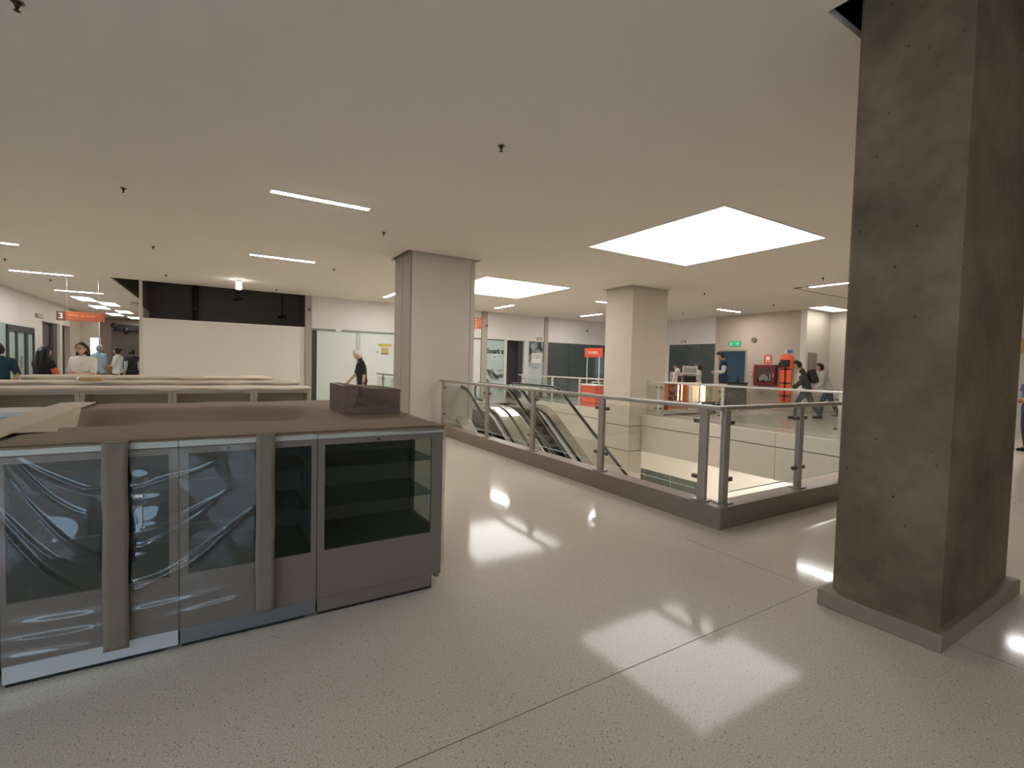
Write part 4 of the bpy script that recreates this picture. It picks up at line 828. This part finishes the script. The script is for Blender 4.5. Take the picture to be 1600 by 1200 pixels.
for x in (12.55, 12.72): MB().tube([(x, 10.24, 0.45), (x, 10.24, 0.96)], 0.016, 8).obj('lamp_tube', WARM, t)
box('counter_top', WHITE, (11.75, 13.52, 10.12, 10.75, 1.0, 1.04), t)
box('white_cabinet', mat('kiosk_white', (205, 203, 200), 0.45), (12.96, 13.5, 10.16, 10.72, 0.16, 1.0), t)
for x in (13.1, 13.3): box('panel_groove', SEAM, (x, x + 0.008, 10.157, 10.16, 0.2, 0.98), t)
box('base', mat('kiosk_base', (206, 204, 200), 0.4), (11.85, 13.5, 10.22, 10.7, 0.04, 0.2), t)
box('toe_kick', mat('kiosk_toe', (110, 104, 98), 0.6), (11.9, 13.45, 10.26, 10.68, 0.0, 0.04), t)
t = thing('lit_case', 'slanted glass kiosk case with a bright warm lamp and beige side', 'case', (0, 0, 0))
MB().tube([(13.36, 9.95, 0.44), (13.36, 9.95, 0.98)], 0.055, 10).obj('lamp_tube', WARM, t)
MB().prism([(13.45, 0.42), (14.15, 0.42), (14.50, 0.98), (13.45, 0.98)], 'y', 9.90, 10.09).obj('case_body', mat('kiosk_beige', (200, 180, 152), 0.5), t)
box('glass_front', GL2, (13.42, 13.75, 9.86, 9.866, 0.44, 0.97), t)
box('counter_top', WHITE, (13.30, 14.55, 9.86, 10.1, 0.98, 1.0), t)
for x in (13.55, 14.1): box('leg', mat('kiosk_leg', (90, 80, 72), 0.5), (x - 0.03, x + 0.03, 10.0, 10.08, 0.0, 0.42), t)
MB().bbox(13.5, 13.62, 9.88, 9.9, 0.55, 0.85, b=0.004).obj('price_card', PAPER, t)
t = thing('round_counter', 'dark grey rounded counter right of the lit kiosk case', 'counter', (16.5, 10.95, 0)); MB().lathe([(0.42, 0.0), (0.45, 0.06), (0.45, 0.92), (0.47, 0.95), (0.47, 0.99)], n=28).obj('drum', mat('drum_grey', (100, 100, 98), 0.4), t, True); MB().lathe([(0.5, 0.99), (0.5, 1.02)], n=28).obj('counter_top', BLACKISH, t)
t = thing('bottle', 'dark slim bottle standing on the rounded grey counter', 'bottle', (16.6, 10.85, 1.02)); MB().lathe([(0.035, 0), (0.035, 0.16), (0.014, 0.22), (0.014, 0.28)], n=10).obj('body', BLACKISH, t, True); MB().lathe([(0.016, 0.28), (0.016, 0.30)], n=10).obj('cap', KNOB, t)
t = thing('platform', 'low platform behind the food kiosk', 'platform', (0, 0, 0)); box('deck', PALE, (11.9, 13.6, 10.76, 11.7, 0.02, 0.18), t); box('deck', PALE, (13.6, 15.7, 10.2, 11.7, 0.02, 0.18), t); box('base', BLACKISH, (11.95, 15.6, 10.8, 11.65, 0, 0.02), t)
t = thing('espresso_machine', 'dark coffee machine standing on the kiosk counter', 'machine', (13.2, 10.42, 1.04))
MB().bbox(-0.22, 0.22, -0.18, 0.18, 0.0, 0.20, b=0.02).obj('body', BLACKISH, t); MB().bbox(-0.24, 0.24, -0.2, 0.2, 0.2, 0.25, b=0.015).obj('top_tray', STEEL, t)
t = thing('menu_board', 'white printed menu board held up over the kiosk coffee machine', 'sign', (13.17, 10.3, 1.43)); box('board', PAPER, (-0.36, 0.36, 0, 0.02, -0.13, 0.14), t)
for i in range(7): box('print_line', mat('poster_grey', (140, 136, 132), 0.7), (-0.3 + i * 0.09, -0.24 + i * 0.09, -0.003, 0, -0.08, 0.08), t)
for x in (-0.3, 0.3): MB().tube([(x, 0.01, -0.39), (x, 0.01, -0.13)], 0.008, 6).obj('post', STEEL, t)
t = thing('ornament', 'white ornamental stand with knobs on the left end of the kiosk', 'ornament', (12.7, 10.4, 1.043))
WH2 = mat('stand_white', (210, 196, 190), 0.5)
for (a, b) in (((-0.2, 0, 0), (-0.16, 0, 0.26)), ((0.2, 0, 0), (0.14, 0, 0.26)), ((-0.05, 0, 0), (-0.05, 0, 0.26))): MB().tube([a, b], 0.03, 8).obj('upright', WH2, t)
MB().bbox(-0.2, 0.2, -0.05, 0.05, 0.24, 0.30, b=0.01).obj('tray', WH2, t); MB().ball((-0.02, 0, 0.37), (0.08, 0.08, 0.08)).obj('globe', WHITE, t, True)
MB().bbox(0.0, 0.12, -0.05, 0.05, 0.0, 0.2, b=0.02).obj('jar', mat('jar_brown', (96, 60, 48), 0.4), t)

# ------------------------------------------------------------------ people
SKIN = mat('skin_tan', (176, 128, 100), 0.6); SKINL = mat('skin_light', (206, 160, 132), 0.6)
HAIRB = mat('hair_black', (26, 22, 20), 0.6); HAIRW = mat('hair_white', (205, 198, 188), 0.7); HAIRG = mat('hair_grey', (150, 145, 138), 0.7)
def cl(rgb): return mat('cloth_%d_%d_%d' % rgb, rgb, 0.85, noise=0.08, nscale=9, bump=0.15, bscale=50)
def seg_d(p, a, b):
    ab = b - a; t = max(0, min(1, (p - a).dot(ab) / max(1e-9, ab.length_squared))); return (p - a - ab * t).length
def person(label, x, y, z, rz, Ht, shirt, trousers, shoes=(30, 28, 28), sleeve='short', sleeve_col=None, jacket=None, lean=0.0, armL=None, armR=None, stride=0.0, hair='short', haircol=None, skin=None, girth=1.0, nod=0.0, extra=None):
    skin = skin or SKIN; haircol = haircol or HAIRB
    root = thing('person', label, 'person', (x, y, z), rz)
    J = {}
    def V3(a): return Vector(a)
    J['pelvis'] = V3((0, 0.0, .53)); J['belly'] = V3((0, -.008, .61)); J['chest'] = V3((0, -.004, .71)); J['upper'] = V3((0, .006, .785)); J['neck'] = V3((0, .004, .84)); J['skull'] = V3((0, -.012, .885))
    for s, n, arm in ((1, 'L', armL), (-1, 'R', armR)):
        arm = arm or ((0.02, 0.015, -.175), (0.005, -.05, -.145))
        J['sh' + n] = V3((s * .098, .008, .795)); J['el' + n] = J['sh' + n] + V3((s * arm[0][0], arm[0][1], arm[0][2])); J['wr' + n] = J['el' + n] + V3((s * arm[1][0], arm[1][1], arm[1][2]))
        st = stride * s
        J['hip' + n] = V3((s * .052, 0, .495)); J['kn' + n] = V3((s * .056, -.02 - st * .11, .285)); J['an' + n] = V3((s * .056, .012 - st * .17 + (0.05 if st < 0 else 0), .05 + (0.02 if st < 0 else 0)))
        J['toe' + n] = J['an' + n] + V3((s * .012, -.095, -.028)); J['heel' + n] = J['an' + n] + V3((0, .02, -.03))
    B = [('pelvis', 'belly'), ('belly', 'chest'), ('chest', 'upper'), ('upper', 'neck'), ('neck', 'skull')]
    for n in 'LR': B += [('upper', 'sh' + n), ('sh' + n, 'el' + n), ('el' + n, 'wr' + n), ('pelvis', 'hip' + n), ('hip' + n, 'kn' + n), ('kn' + n, 'an' + n), ('an' + n, 'toe' + n)]
    Rr = dict(pelvis=.088 * girth, belly=.082 * girth, chest=.09 * girth, upper=.066, neck=.034, skull=.036)
    for n in 'LR': Rr.update({'sh' + n: .041, 'el' + n: .026, 'wr' + n: .019, 'hip' + n: .062, 'kn' + n: .036, 'an' + n: .024, 'toe' + n: .020})
    names = [k for k in J if not k.startswith('heel')]
    me = bpy.data.meshes.new('body'); me.from_pydata([J[k] * Ht for k in names], [(names.index(a), names.index(b)) for a, b in B], [])
    o = bpy.data.objects.new('body', me); COL.objects.link(o)
    md = o.modifiers.new('skin', 'SKIN'); md.use_smooth_shade = True
    for i, k in enumerate(names):
        sv = me.skin_vertices[0].data[i]; sv.radius = (Rr[k] * Ht, Rr[k] * Ht); sv.use_root = (k == 'pelvis')
    o.modifiers.new('sub', 'SUBSURF').levels = 1
    dg = bpy.context.evaluated_depsgraph_get(); ev = o.evaluated_get(dg); m2 = bpy.data.meshes.new_from_object(ev)
    bpy.data.objects.remove(o); bpy.data.meshes.remove(me)
    vs = [v.co / Ht for v in m2.vertices]; fs = [tuple(p.vertices) for p in m2.polygons]; nr = [v.normal.copy() for v in m2.vertices]
    bpy.data.meshes.remove(m2)
    # bones per vertex
    def near(p): return min(B, key=lambda ab: seg_d(p, J[ab[0]], J[ab[1]]) - (0.5 * (Rr[ab[0]] + Rr[ab[1]])))
    vb = [near(p) for p in vs]
    TORSO = {('pelvis', 'belly'), ('belly', 'chest'), ('chest', 'upper')}
    arms = lambda b: b[0][:2] in ('sh', 'el')
    for i, p in enumerate(vs):
        if vb[i] in TORSO or vb[i][0] == 'upper' and vb[i][1].startswith('sh'): p.y *= 0.74; p.x *= 1.08
    # head, ears, hands appended to the same mesh
    hc = Vector((0, -.022, .932)); q = MB()
    def headfn(d, p):
        if d.z < -0.2: p.x *= 1 - 0.28 * min(1, (-d.z - 0.2)); 
        f = -d.y
        if f > 0.8 and abs(d.x) < 0.35 and -0.35 < d.z < 0.15: p.y -= 0.012 * (1 - abs(d.x) / 0.35) * (1 - abs(d.z + 0.12) / 0.3 if abs(d.z + 0.12) < 0.3 else 0)
        if f > 0.7 and 0.2 < abs(d.x) < 0.5 and 0.0 < d.z < 0.3: p.y += 0.005
        return p
    HR = (.046, .057, .068); q.ball(hc, HR, 18, 14, headfn)
    for s in (1, -1): q.ball(hc + Vector((s * .046, .006, -.005)), (.008, .014, .02), 8, 6)
    hd0 = len(vs); headv = [Vector(v) for v in q.v]; headf = q.f
    hq = MB()
    for n, s in (('L', 1), ('R', -1)):
        w0 = J['wr' + n]; d = (w0 - J['el' + n]).normalized(); side = d.cross(Vector((s, 0, 0.2))).normalized(); pn = side.cross(d).normalized()
        hq.tube([w0 - d * .012, w0 + d * .015, w0 + d * .045, w0 + d * .056], [.016, .021, .023, .017], 8)
        for i, ln in enumerate((.036, .042, .039, .030)):
            off = side * ((i - 1.5) * .0115); b0 = w0 + d * .048 + off
            hq.tube([b0, b0 + d * ln * .5 + pn * .004 * -s, b0 + d * ln * .85 + pn * .014 * -s, b0 + d * ln + pn * .020 * -s], [.0055, .0052, .0046, .0035], 6)
        b0 = w0 + d * .015 + side * .018; hq.tube([b0, b0 + d * .018 + side * .012, b0 + d * .036 + side * .012 - pn * s * .008], [.0065, .006, .0045], 6)
    handb = [('elL', 'wrL') if i < len(hq.v) // 2 else ('elR', 'wrR') for i in range(len(hq.v))]
    def bend(p, b, head=False):
        p = p.copy()
        if head and nod:
            c = Vector((0, 0, .87)); r = p - c; p = c + Matrix.Rotation(nod, 3, 'X') @ r
        wgt = 1.0 if (head or (b and (arms(b) or b[0] == 'upper'))) else sm(.50, .62, p.z)
        if b and b[0][:2] in ('hi', 'kn', 'an'): wgt = 0.0
        if lean and wgt > 0:
            c = Vector((0, 0, .52)); p = c + Matrix.Rotation(lean * wgt, 3, 'X') @ (p - c)
        return p * Ht
    allv = [bend(p, b) for p, b in zip(vs, vb)]; allf = list(fs)
    o1 = len(allv); allv += [bend(p, None, True) for p in headv]; allf += [tuple(i + o1 for i in f) for f in headf]
    o2 = len(allv); allv += [bend(Vector(p), b) for p, b in zip(hq.v, handb)]; allf += [tuple(i + o2 for i in f) for f in hq.f]
    mb = MB(); mb.add(allv, allf); body = mb.obj('body', skin, root, True)
    nrm = [n.copy() for n in nr]
    def shell(name, pred, off, m, flare=None):
        keep = [f for f in fs if sum(1 for i in f if pred(vb[i], vs[i])) * 2 >= len(f)]
        if not keep: return None
        used = sorted({i for f in keep for i in f}); mp = {i: k for k, i in enumerate(used)}; V = []
        for i in used:
            p = vs[i] + nrm[i] * off
            if flare: p = flare(p)
            V.append(bend(p, vb[i]))
        return MB().add(V, [tuple(mp[i] for i in f) for f in keep]).obj(name, m, root, True)
    def up(b, p):
        if b in TORSO: return p.z > .505
        if b == ('upper', 'neck'): return p.z < .828
        if b[0] == 'upper': return True
        if b[0] == 'pelvis': return p.z > .485
        if b[0][:3] == 'hip' : return p.z > .47
        if b[0][:2] == 'sh': return sleeve == 'long' or (sleeve == 'short' and seg_d(p, J[b[0]], J[b[0]] * .35 + J[b[1]] * .65) < .06 or sleeve == 'short' and (p - J[b[0]]).length < (p - J[b[1]]).length * 1.35)
        if b[0][:2] == 'el': return sleeve == 'long' and (p - J[b[1]]).length > .012
        return False
    if sleeve_col:
        shell('shirt', lambda b, p: up(b, p) and b[0][:2] not in ('sh', 'el'), .011, cl(shirt))
        shell('sleeves', lambda b, p: up(b, p) and b[0][:2] in ('sh', 'el'), .010, cl(sleeve_col))
    else: shell('shirt', up, .011, cl(shirt))
    if jacket: shell('jacket', lambda b, p: up(b, p) and b[0][:2] not in ('sh', 'el') and p.y > .012 - .03 * (abs(p.x) > .09), .017, cl(jacket))
    shell('trousers', lambda b, p: (b[0] == 'pelvis' and p.z < .545) or b[0][:2] in ('hi', 'kn') or (b in TORSO and p.z < .535), .008, cl(trousers))
    for n in 'LR':
        a, tt = J['an' + n], J['toe' + n]; q = MB()
        pp = [(a.x, a.y + .032, .022), (a.x, a.y, .028), (a.x + (tt.x - a.x) * .6, a.y - .06, .024), (tt.x, tt.y - .012, .016)]
        lift = a.z - .05
        q.tube([(p[0], p[1], p[2] + lift) for p in pp], [.022, .029, .027, .016], 10); sv = [Vector(p) * Ht for p in q.v]
        for p in sv: p.z = max(p.z, lift * Ht + 0.001)
        MB().add(sv, q.f).obj('shoe', cl(shoes), root, True)
    # hair
    if hair != 'none':
        keep = []
        nb = 19 * 0 + 18 * 15
        for f in headf:
            if max(f) >= 18 * 15: continue
            c = sum((headv[i] for i in f), Vector()) / len(f); d = Vector(((c.x - hc.x) / HR[0], (c.y - hc.y) / HR[1], (c.z - hc.z) / HR[2]))
            if d.z > 0.62 or (d.y > -0.45 and d.z > 0.15) or (d.y > 0.05 and d.z > -0.55): keep.append(f)
        used = sorted({i for f in keep for i in f}); mp = {i: k for k, i in enumerate(used)}; V = []
        for i in used:
            d = (headv[i] - hc); bo = .012 + .004 * math.sin(i * 1.7); V.append(bend(headv[i] + d.normalized() * bo, None, True))
        hm = MB().add(V, [tuple(mp[i] for i in f) for f in keep])
        if hair == 'long':
            lv = MB(); lv.tube([(0, .02, .96), (0, .045, .91), (0, .055, .85), (0, .055, .78), (0, .05, .74)], [.04, .046, .044, .036, .018], 12)
            o = len(hm.v); hm.add([bend(Vector((p[0] * 1.15, .03 + (p[1] - .03) * .7, p[2])), None, True) for p in lv.v], lv.f)
            for s in (1, -1):
                lv = MB(); lv.tube([(s * .03, .0, .97), (s * .05, .0, .92), (s * .055, .005, .86), (s * .06, .0, .80)], [.016, .02, .02, .01], 8); hm.add([bend(Vector(p), None, True) for p in lv.v], lv.f)
        if hair == 'bun':
            lv = MB(); lv.ball((0, .05, .96), (.028, .028, .028)); hm.add([bend(Vector(p), None, True) for p in lv.v], lv.f)
        hm.obj('hair', haircol, root, True)
    for s in (1, -1):
        e = MB().ball((0, 0, 0), (.006, .004, .004), 8, 6); MB().add([bend(Vector(v) + hc + Vector((s * .018, -.052, .008)), None, True) for v in e.v], e.f).obj('eye', BLACKISH, root, True)
    e = MB().ball((0, 0, 0), (.016, .003, .003), 8, 4); MB().add([bend(Vector(v) + hc + Vector((0, -.0515, -.034)), None, True) for v in e.v], e.f).obj('mouth', mat('lip', (150, 86, 76), 0.5), root, True)
    if extra:
        for (nm, mm, fn) in extra:
            qq = MB(); fn(qq); MB().add([bend(Vector(v), ('chest', 'upper') if not nm.startswith('glasses') else None, nm.startswith('glasses')) for v in qq.v], qq.f).obj(nm, mm, root, True)
    return root
D = math.radians
ARM_FWD = ((0.015, -.07, -.16), (-.03, -.13, -.05)); ARM_FOLD = ((0.03, -.03, -.165), (-.10, -.11, .0)); ARM_DOWN = ((0.02, 0.015, -.175), (0.005, -.03, -.15))
ARM_BACK = ((0.025, .06, -.165), (0.0, .02, -.15)); ARM_SWING = ((0.02, -.085, -.15), (0.0, -.10, -.10))
person('person in a dark teal shirt seen from behind at the left photo edge', -3.55, 12.9, 0, D(200), 1.62, (22, 52, 62), (34, 40, 44), armR=((0.06, .03, -.15), (-.06, .08, -.12)), armL=ARM_DOWN)
person('woman with long black hair, black top and an orange sleeve, turned away', -2.92, 12.95, 0, D(140), 1.60, (22, 20, 20), (30, 28, 30), sleeve_col=(206, 96, 62), hair='long', armL=ARM_FWD, armR=ARM_FWD, girth=1.1, skin=SKINL)
def specs(q):
    for s in (1, -1):
        pts = [(s * .02 + .017 * math.cos(a * PI / 5), -.082, .942 + .012 * math.sin(a * PI / 5)) for a in range(11)]; q.tube(pts, .002, 5)
    q.tube([(-.004, -.083, .943), (.004, -.083, .943)], .002, 5)
    for s in (1, -1): q.tube([(s * .037, -.08, .943), (s * .047, -.02, .943)], .0018, 5)
person('woman with glasses in a cream white blouse facing us behind the counters', -2.35, 13.02, 0, D(-22), 1.68, (214, 206, 192), (80, 70, 64), hair='long', armL=ARM_FOLD, armR=ARM_FOLD, girth=1.18, skin=SKINL, extra=[('glasses', BLACKISH, specs)])
person('man in a light blue shirt standing with his back turned in the corridor', -3.55, 22.1, 0, D(150), 1.80, (150, 170, 186), (110, 106, 100), haircol=HAIRG, sleeve='short', armL=ARM_FWD, armR=ARM_DOWN, girth=1.3)
person('woman in a white shirt and black trousers facing the light blue man', -2.98, 21.7, 0, D(-105), 1.73, (212, 212, 210), (22, 22, 24), hair='bun', armL=ARM_FOLD, armR=ARM_FWD)
person('person in a dark vest with pale sleeves near the corridor wall', -2.72, 22.85, 0, D(200), 1.70, (44, 38, 42), (40, 36, 36), sleeve='long', sleeve_col=(176, 182, 190), armL=ARM_DOWN, armR=ARM_DOWN)
person('white haired man in black walking left past the frosted shopfront', 3.37, 13.25, 0, D(-100), 1.77, (26, 23, 22), (120, 104, 90), sleeve='short', hair='short', haircol=HAIRW, skin=SKINL, girth=1.22, lean=0.10, nod=0.25, stride=0.8, armL=((0.02, .02, -.175), (0.0, -.03, -.15)), armR=((0.02, -.08, -.155), (0.0, -.11, -.10)))
person('person with dark hair half hidden behind the white kiosk ornament', 13.3, 10.98, 0.18, D(-70), 1.42, (150, 146, 150), (50, 46, 46), hair='long')
person('woman with black hair and a white coat behind the kiosk counter', 14.48, 10.98, 0.18, D(-130), 1.50, (212, 206, 194), (60, 56, 52), hair='long', sleeve='long', armL=ARM_FWD, armR=ARM_FOLD)
person('tall man in a dark blue vest with white sleeves looking down by the kiosk', 15.25, 10.52, 0.18, D(-135), 1.95, (24, 52, 78), (46, 48, 54), sleeve='long', sleeve_col=(214, 212, 206), nod=0.42, lean=0.06, armL=ARM_FOLD, armR=ARM_FOLD, skin=SKINL)
def pack(q): q.bbox(-.10, .10, .075, .20, .58, .80, b=.03)
person('man in a white shirt and dark jacket with a black backpack walking left', 15.56, 7.86, 0, D(-152), 1.86, (206, 198, 186), (72, 80, 84), sleeve='long', sleeve_col=(58, 60, 54), jacket=(54, 56, 50), girth=1.12, lean=0.30, nod=0.10, stride=0.9, armL=((0.02, -.06, -.165), (-.02, -.13, -.07)), armR=((0.02, -.07, -.16), (-.02, -.13, -.06)),
       extra=[('backpack', mat('backpack_black', (28, 28, 26), 0.7), pack)])
person('man in a pale grey hooded top leaning forward behind the backpack man', 17.0, 7.9, 0, D(-150), 1.80, (176, 174, 166), (70, 88, 96), shoes=(120, 120, 118), sleeve='long', lean=0.34, nod=-0.12, stride=0.7, armL=ARM_FWD, armR=ARM_FWD, girth=1.1,
       extra=[('hood', cl((170, 168, 160)), lambda q: q.ball((0, .05, .83), (.07, .05, .045)))])
person('person in a blue jacket and dark jeans beyond the concrete column', 13.62, 2.62, 0, D(-120), 1.60, (40, 74, 124), (38, 44, 62), sleeve='long', sleeve_col=(150, 150, 152), armL=ARM_FOLD, armR=ARM_FOLD)
